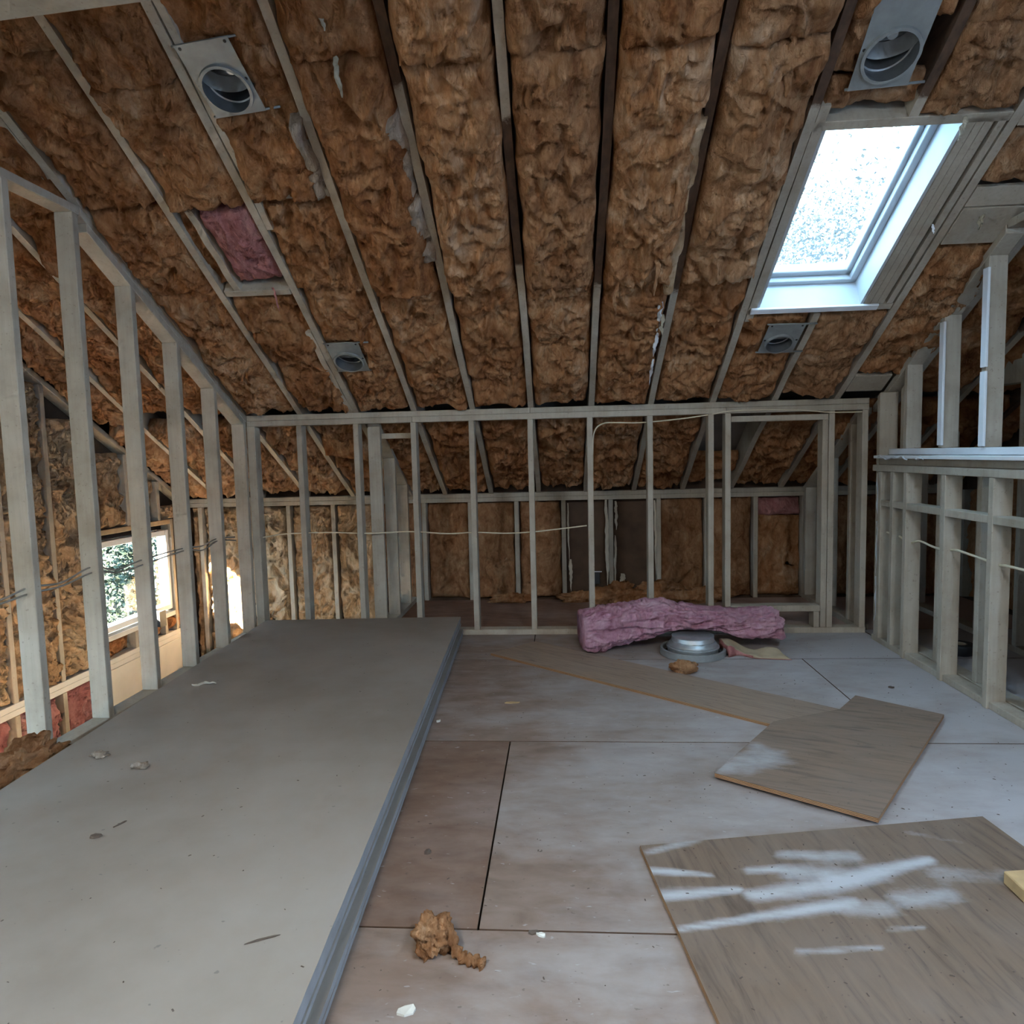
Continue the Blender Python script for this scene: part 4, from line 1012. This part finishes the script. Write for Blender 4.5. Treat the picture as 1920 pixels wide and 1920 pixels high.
# ------------------------------------------------------------------ things: recessed light housings
def can_light(xc, yc, ang, r, plate, label, above=True, bars=True):
    """plate: (w0, w1, l0, l1) extents around the opening: across (x) and along the slope (up positive)"""
    root = empty('recessed_light', roof_pt(xc, yc, -0.012)); tag(root, label, 'light housing', 'recessed light housings in the roof')
    N = Vector((0, -SS, -CS)); Vv = Vector((0, -CS, SS)); Ux = Vector((1, 0, 0))
    u = Ux * math.cos(ang) + Vv * math.sin(ang); v = -Ux * math.sin(ang) + Vv * math.cos(ang)
    B = Matrix((u, v, u.cross(v))).transposed().to_4x4(); B.translation = roof_pt(xc, yc, -0.012)   # local z: into the room
    w0, w1, l0, l1 = plate; n = 48
    V, Fc = [], []
    for k in range(n):
        t = 2 * math.pi * k / n; c, s = math.cos(t), math.sin(t)
        V.append((r * c, r * s, 0))
        ext = min((w1 if c > 0 else w0) / max(abs(c), 1e-6), (l1 if s > 0 else l0) / max(abs(s), 1e-6)); V.append((c * ext, s * ext, 0))
    corners = [(w1, l1), (-w0, l1), (-w0, -l0), (w1, -l0)]
    for k in range(n):
        a, b2, c2, d2 = 2 * k, 2 * k + 1, 2 * ((k + 1) % n) + 1, 2 * ((k + 1) % n)
        Fc.append([a, b2, c2, d2])
    # square off: move outer vertices nearest to each corner onto it
    for cx_, cy_ in corners:
        j = min(range(n), key=lambda k: (V[2 * k + 1][0] - cx_) ** 2 + (V[2 * k + 1][1] - cy_) ** 2); V[2 * j + 1] = (cx_, cy_, 0)
    me = poly_mesh('mounting_plate', [B @ Vector(q) for q in V], Fc)
    o = link('mounting_plate', me, M_GALVD); sd = o.modifiers.new('t', 'SOLIDIFY'); sd.thickness = 0.002; sd.offset = 0; child_of(o, root)
    lathe('collar_ring', [(r * 0.93, 0.012), (r * 1.05, 0.012), (r * 1.07, 0.001), (r * 1.0, 0.001)], M_GALVD, B, 48, root)
    can = lathe('can', [(r, 0.010), (r * 0.985, -0.02), (r * 0.985, -0.055), (r * 0.93, -0.058), (r * 0.93, -0.125), (r * 0.86, -0.135), (0.0, -0.135)], M_CANIN, B, 48, root)
    # dark seam where the inner lamp shell meets the can: a crescent band
    sh = lathe('inner_shell', [(r * 0.96, -0.040), (r * 0.94, -0.036), (r * 0.70, -0.085), (r * 0.72, -0.090)], M_GALVD, B @ Matrix.Rotation(0.5, 4, 'X'), 48, root)
    lathe('socket', [(0.0, -0.075), (0.018, -0.075), (0.020, -0.085), (0.020, -0.13)], M_GALV, B @ Matrix.Translation((r * 0.15, r * 0.25, 0)), 20, root)
    for cx_, cy_ in ((w1 - .018, l1 - .014), (-w0 + .018, l1 - .014), (w1 - 0.012, 0.03), (-w0 + 0.012, 0.03)):
        lathe('punched_hole', [(0.0, 0.0025), (0.006, 0.0025), (0.006, 0.0)], M_BLACK, B @ Matrix.Translation((cx_, cy_, 0)), 12, root)
    if bars:
        for yy in (l1 - 0.004, -l0 + 0.004):
            pts = [B @ Vector((-w0 - 0.01, yy, -0.004)), B @ Vector((w1 + 0.06, yy, -0.004))]
            tube('hanger_bar', pts, 0.005, M_GALVD, root, 6)
    return root
can_light(*CANS[0], 'recessed light housing between the upper left rafters, nearest the left corner beam')
can_light(*CANS[1], 'recessed light housing low between the left rafters above the back wall')
can_light(*CANS[2], 'recessed light housing above the top edge of the skylight')
can_light(*CANS[3], 'small dark recessed light housing below the skylight')

# ------------------------------------------------------------------ things: wiring
ck = [(-2.25, 2.30, .73), (-2.25, 2.586, .736), (-2.25, 2.743, .757), (-2.25, 2.93, .742), (-2.25, 3.14, .779), (-2.25, 3.32, .735), (-2.25, 3.55, .752), (-2.25, 3.955, .757), (-2.25, 4.16, .742), (-2.25, 4.36, .765), (-2.25, 4.60, .745)]
for dz, lab in ((0.0, 'upper of two grey cables strung through the left wall studs'), (-0.014, 'lower of two grey cables strung through the left wall studs')):
    q = [(x + (0.006 if dz else 0), y, z + dz * (1.0 if i % 2 else 1.8)) for i, (x, y, z) in enumerate(ck)]
    tag(tube('cable', smooth_path(q), 0.0045, M_CABLED, None, 8), lab, 'cable', 'wiring in the left wall')
q = [(-2.16, 4.82, .713), (-1.96, 4.82, .738), (-1.66, 4.82, .742), (-1.375, 4.82, .731), (-1.067, 4.82, .738), (-0.80, 4.818, .720), (-0.61, 4.82, .726), (-0.40, 4.818, .716), (-0.2, 4.82, .722), (-0.02, 4.818, .740), (0.177, 4.80, .762)]
tag(tube('cable', smooth_path(q), 0.0048, M_CABLE, None, 8), 'cream cable strung level through the back wall studs', 'cable')
q = [(0.222, 4.80, .80), (0.224, 4.80, 1.20), (0.236, 4.80, 1.40), (0.297, 4.815, 1.462), (0.40, 4.82, 1.467), (0.551, 4.82, 1.462), (0.80, 4.80, 1.478), (1.017, 4.78, 1.502), (1.16, 4.77, 1.522), (1.40, 4.768, 1.522), (1.617, 4.768, 1.513), (1.809, 4.766, 1.494), (2.0, 4.766, 1.492)]
tag(tube('cable', smooth_path(q), 0.0048, M_CABLE, None, 8), 'cream cable looping along under the top plate of the back wall', 'cable')
q = [(2.055, 4.60, .735), (2.055, 4.52, .72), (2.055, 4.36, .715), (2.053, 4.28, .70), (2.05, 4.196, .692), (2.045, 4.08, .716), (2.05, 3.93, .700), (2.05, 3.789, .706), (2.042, 3.70, .716), (2.045, 3.55, .708), (2.052, 3.383, .694), (2.045, 3.30, .700), (2.05, 3.10, .70), (2.05, 2.8, .70)]
tag(tube('cable', smooth_path(q), 0.0062, M_CABLE, None, 8), 'cream cable threaded through the studs of the right wall', 'cable')
jb = empty('wall_box', (0.30, YE - 0.02, 0.18)); tag(jb, 'small black electrical box low on the eave wall studs', 'wall box')
box('box_body', 0.262, 0.322, YE - 0.05, YE + 0.03, 0.14, 0.24, M_BLACK, jb, 0.003); box('white_flange', 0.245, 0.34, YE - 0.055, YE - 0.048, 0.244, 0.252, M_JAMB, jb, 0.001)
ob = empty('wall_box', (GL + 0.02, 5.18, -0.02)); tag(ob, 'black electrical box under the gable window beyond the left wall', 'wall box')
box('box_body', GL - 0.01, GL + 0.07, 5.30, 5.38, -0.06, 0.06, M_BLACK, ob, 0.004); box('box_cover', GL + 0.071, GL + 0.078, 5.295, 5.385, -0.065, 0.065, M_BLACK, ob, 0.002)
rl = empty('tape_roll', (2.39, 4.29, 0)); tag(rl, 'black tape roll lying on the floor behind the right wall studs', 'tape roll')
lathe('roll', [(0.045, 0.001), (0.085, 0.001), (0.088, 0.006), (0.088, 0.055), (0.085, 0.060), (0.045, 0.060), (0.045, 0.001)], M_BLACK, Matrix.Translation((2.39, 4.29, 0)), 40, rl)
lathe('core', [(0.038, 0.001), (0.0445, 0.001), (0.0445, 0.060), (0.038, 0.060), (0.038, 0.001)], M_KRAFT, Matrix.Translation((2.39, 4.29, 0)), 32, rl)

# ------------------------------------------------------------------ small scraps
def scrap(name, pxy, z, L, W, Hh, ang, mat, label, cat, seed):
    x, y = px(*pxy, z); n = 7; V = []; Fc = []
    d = Vector((math.cos(ang), math.sin(ang))); e = Vector((-d.y, d.x))
    for zz in (0.0008, Hh):
        for k in range(n):
            t = 2 * math.pi * k / n; rr = 1 + 0.35 * float(perlin(np.array([[k * 1.7 + seed, seed * 2.2, 0.3]]))[0])
            q = Vector((x, y)) + d * (math.cos(t) * L / 2 * rr) + e * (math.sin(t) * W / 2 * rr)
            V.append((q.x, q.y, z + zz * (1 if zz < .001 else (0.55 + 0.45 * math.sin(t * 1.0 + seed) ** 2))))
    Fc.append(list(range(n))[::-1]); Fc.append(list(range(n, 2 * n)))
    for k in range(n): Fc.append([k, (k + 1) % n, n + (k + 1) % n, n + k])
    return tag(link(name, poly_mesh(name, V, Fc), mat), label, cat)
def tuftlump(name, pxy, z, r, seed, mat, label, cat):
    x, y = px(*pxy, z); return tag(lump(name, (x, y, z + r * .4), r, mat, seed, (1.3, .8, .6), .6, 3, z + 0.0006), label, cat)
scrap('gypsum_chip', (763, 1897), 0, .045, .03, .008, .2, M_CHIP, 'pale gypsum chip on the floor at the bottom edge', 'chip', 1)
scrap('gypsum_chip', (822, 1353), 0, .025, .02, .008, .9, M_CHIP, 'small pale gypsum chip beside the drywall stack', 'chip', 2)
scrap('wood_splinter', (490, 1763), ZT, .085, .006, .004, .45, M_DEBRIS, 'long thin dark splinter on the topmost drywall sheet', 'splinter', 3)
scrap('wood_splinter', (225, 1546), ZT, .045, .007, .004, 1.1, M_DEBRIS, 'short splinter on the topmost drywall sheet at left', 'splinter', 4)
scrap('wood_splinter', (962, 1318), 0, .085, .02, .006, .1, M_WOODB, 'small tan wood splinter on the floor below the plywood strip', 'splinter', 5)
x_, y_ = px(360, 1286, ZT); tag(tuft('paper_scrap', (x_, y_, ZT + 0.009), (1, 0.06, 0.02), 0.125, 0.013, M_KRAFTL, None, 6.3, 0.2), 'curled pale paper scrap on the drywall near the left studs', 'paper scrap')
tuftlump('insulation_tuft', (188, 1420), ZT, .026, 31, M_PALE, 'pale fluff tuft on the drywall sheet beside the insulation clump', 'tuft')
tuftlump('insulation_tuft', (262, 1440), ZT, .024, 32, M_PALE, 'pale fluff tuft casting a small shadow on the drywall sheet', 'tuft')
scrap('debris_crumb', (180, 1570), ZT, .04, .02, .01, .3, M_DEBRIS, 'dark debris crumb on the foreground drywall sheet', 'crumb', 9)
scrap('debris_crumb', (802, 1600), 0, .022, .018, .012, .3, M_DEBRIS, 'dark crumb on the bare floor right of the drywall stack', 'crumb', 10)
scrap('debris_crumb', (1000, 1750), 0, .03, .014, .008, .1, M_DEBRIS, 'dark crumb on the floor seam in the foreground', 'crumb', 11)
scrap('debris_crumb', (1672, 1290), 0, .03, .02, .01, .1, M_DEBRIS, 'dark crumb on the white-dusted floor near the right wall', 'crumb', 12)
scrap('gypsum_chip', (1015, 1755), 0, .03, .012, .008, -.5, M_CHIP, 'tiny pale chip beside the foreground floor seam', 'chip', 13)
# crumbs too small to tell apart
V, Fc = [], []
def crumb(x, y, z, s):
    k = len(V); a = rng.uniform(0, 6.28); st = rng.uniform(1, 3.2); c, s_ = math.cos(a), math.sin(a)
    for dx, dy, dz in ((-1, -1, 0), (1, -1, 0), (1, 1, 0), (-1, 1, 0), (0, 0, 1.1)):
        V.append((x + (dx * st * c - dy * s_) * s * .5, y + (dx * st * s_ + dy * c) * s * .5, z + dz * s * .5 + 0.0008))
    Fc.extend([[k + 3, k + 2, k + 1, k], [k, k + 1, k + 4], [k + 1, k + 2, k + 4], [k + 2, k + 3, k + 4], [k + 3, k, k + 4]])
for _ in range(420):
    crumb(rng.uniform(-0.6, 2.0), rng.uniform(1.3, 4.6), 0.0, rng.uniform(.0015, .0042))
for _ in range(110):
    f1, f2 = rng.uniform(.02, .98), rng.uniform(.02, .98); q = c0 - ax * (1.36 * f1) - ay * (3.6 * f2 + .05); crumb(q.x, q.y, ZT, rng.uniform(.0015, .0038))
for _ in range(130):
    q = bc[0] + dv * (wd * rng.uniform(.05, .9)) + nv_ * rng.uniform(.03, 0.9); crumb(q.x, q.y, 0.0173, rng.uniform(.0015, .0042))
o = link('construction_debris', poly_mesh('construction_debris', V, Fc), M_DEBRIS); tag(o, 'tiny dark crumbs of debris scattered over floor and boards', 'debris', kind='stuff')

# ------------------------------------------------------------------ outside
ground = box('ground', -60, 60, -30, 70, -3.4, -3.3, M_GRASS, None, 0); tag(ground, 'lawn around the house', kind='structure')
ch = box('sun_blocker', GL - 1.38, GL - 0.21, -2.6, -1.35, -3.3, 6.0, M_BRICK, None, 0.01); tag(ch, 'brick-coloured block added outside the gable to keep sun off the west window', 'sun_blocker')  # unseen block added to shade the west window from the sun
wg = empty('wall_sun_block', (-0.9, -5.0, -3.3), 'structure')  # unseen block added to keep sun off the rear skylights
box('sun_block_body', -3.0, 1.2, -7.0, -3.1, -3.3, 4.6, M_PAINTB, wg, 0); prism('sun_block_top', [(-3.3, 4.6), (1.5, 4.6), (-0.9, 6.6)], 'y', -7.2, -3.0, M_DECK, wg, 0)
def tree(name, base, H, R, nleaf, leaf, mat, label, seed, trunk=0.22, crown0=0.35, group=None):
    r = np.random.default_rng(seed); root = empty(name, base); tag(root, label, 'tree', group)
    bx, by, bz = base
    tube('trunk', smooth_path([(bx, by, bz), (bx + .15, by, bz + H * .3), (bx - .1, by + .1, bz + H * .6), (bx, by, bz + H * .9)]), trunk, M_BARK, root, 8)
    cl = r.normal(size=(60, 3)); cl /= np.linalg.norm(cl, axis=1)[:, None]; cl *= r.uniform(.3, 1, (60, 1)) ** .6
    cen = np.array((bx, by, bz + H * (crown0 + 1) / 2)); sc = np.array((R, R, H * (1 - crown0) / 2))
    ci = r.integers(0, 60, nleaf); q = r.normal(size=(nleaf, 3)) * .20
    P = cen + (cl[ci] + q) * sc
    n = r.normal(size=(nleaf, 3)); n /= np.linalg.norm(n, axis=1)[:, None]
    a = np.cross(n, r.normal(size=(nleaf, 3))); a /= np.linalg.norm(a, axis=1)[:, None]; b2 = np.cross(n, a)
    s = leaf * r.uniform(.6, 1.3, (nleaf, 1))
    Vv = np.stack([P - a * s, P - b2 * s * .5, P + a * s, P + b2 * s * .5], 1).reshape(-1, 3)
    me = quads_mesh('foliage', Vv, np.arange(nleaf * 4).reshape(-1, 4), smooth=False)
    o = link('foliage', me, mat); o['kind'] = 'stuff'; child_of(o, root)
    for k in range(6):
        c = cen + cl[k] * sc * .7; tube('branch', [(bx, by, bz + H * (.35 + .07 * k)), tuple(c)], .06, M_BARK, root, 6)
    return root
tree('tree', (7.4, 20.5, -3.3), 11.4, 3.9, 70000, 0.075, M_LEAF, 'tall pale tree seen through the middle of the skylight', 11, group='trees behind the skylight')
tree('tree', (16.4, 23.0, -3.3), 11.4, 4.0, 18000, 0.095, M_LEAF, 'tree crown at the right edge of the skylight view', 12, group='trees behind the skylight')
tree('tree', (-1.8, 22.0, -3.3), 10.4, 4.0, 14000, 0.095, M_LEAF, 'tree crown at the left edge of the skylight view', 13, group='trees behind the skylight')
tree('tree', (10.4, 31.5, -3.3), 14.0, 5.6, 50000, 0.11, M_LEAF, 'tree farthest behind the others in the skylight view', 14, group='trees behind the skylight')
tree('tree', (9.0, 42.0, -3.3), 16.0, 9.5, 60000, 0.17, M_LEAF, 'broad far tree filling the background of the skylight view', 18, group='trees behind the skylight')
tree('shrub', (-9.4, 13.0, -3.3), 3.4, 1.3, 9000, 0.06, M_LEAF2, 'green shrub seen through the left pane of the gable window', 15, .06, .05)
tree('shrub', (-6.2, 14.2, -3.3), 2.6, 1.1, 6000, 0.06, M_LEAF2, 'green shrub seen at the right side of the gable window', 16, .06, .05)
tree('tree', (-16.0, 21.5, -3.3), 8.0, 3.6, 16000, 0.11, M_LEAF, 'broad tree beyond the lawn outside the gable window', 17)
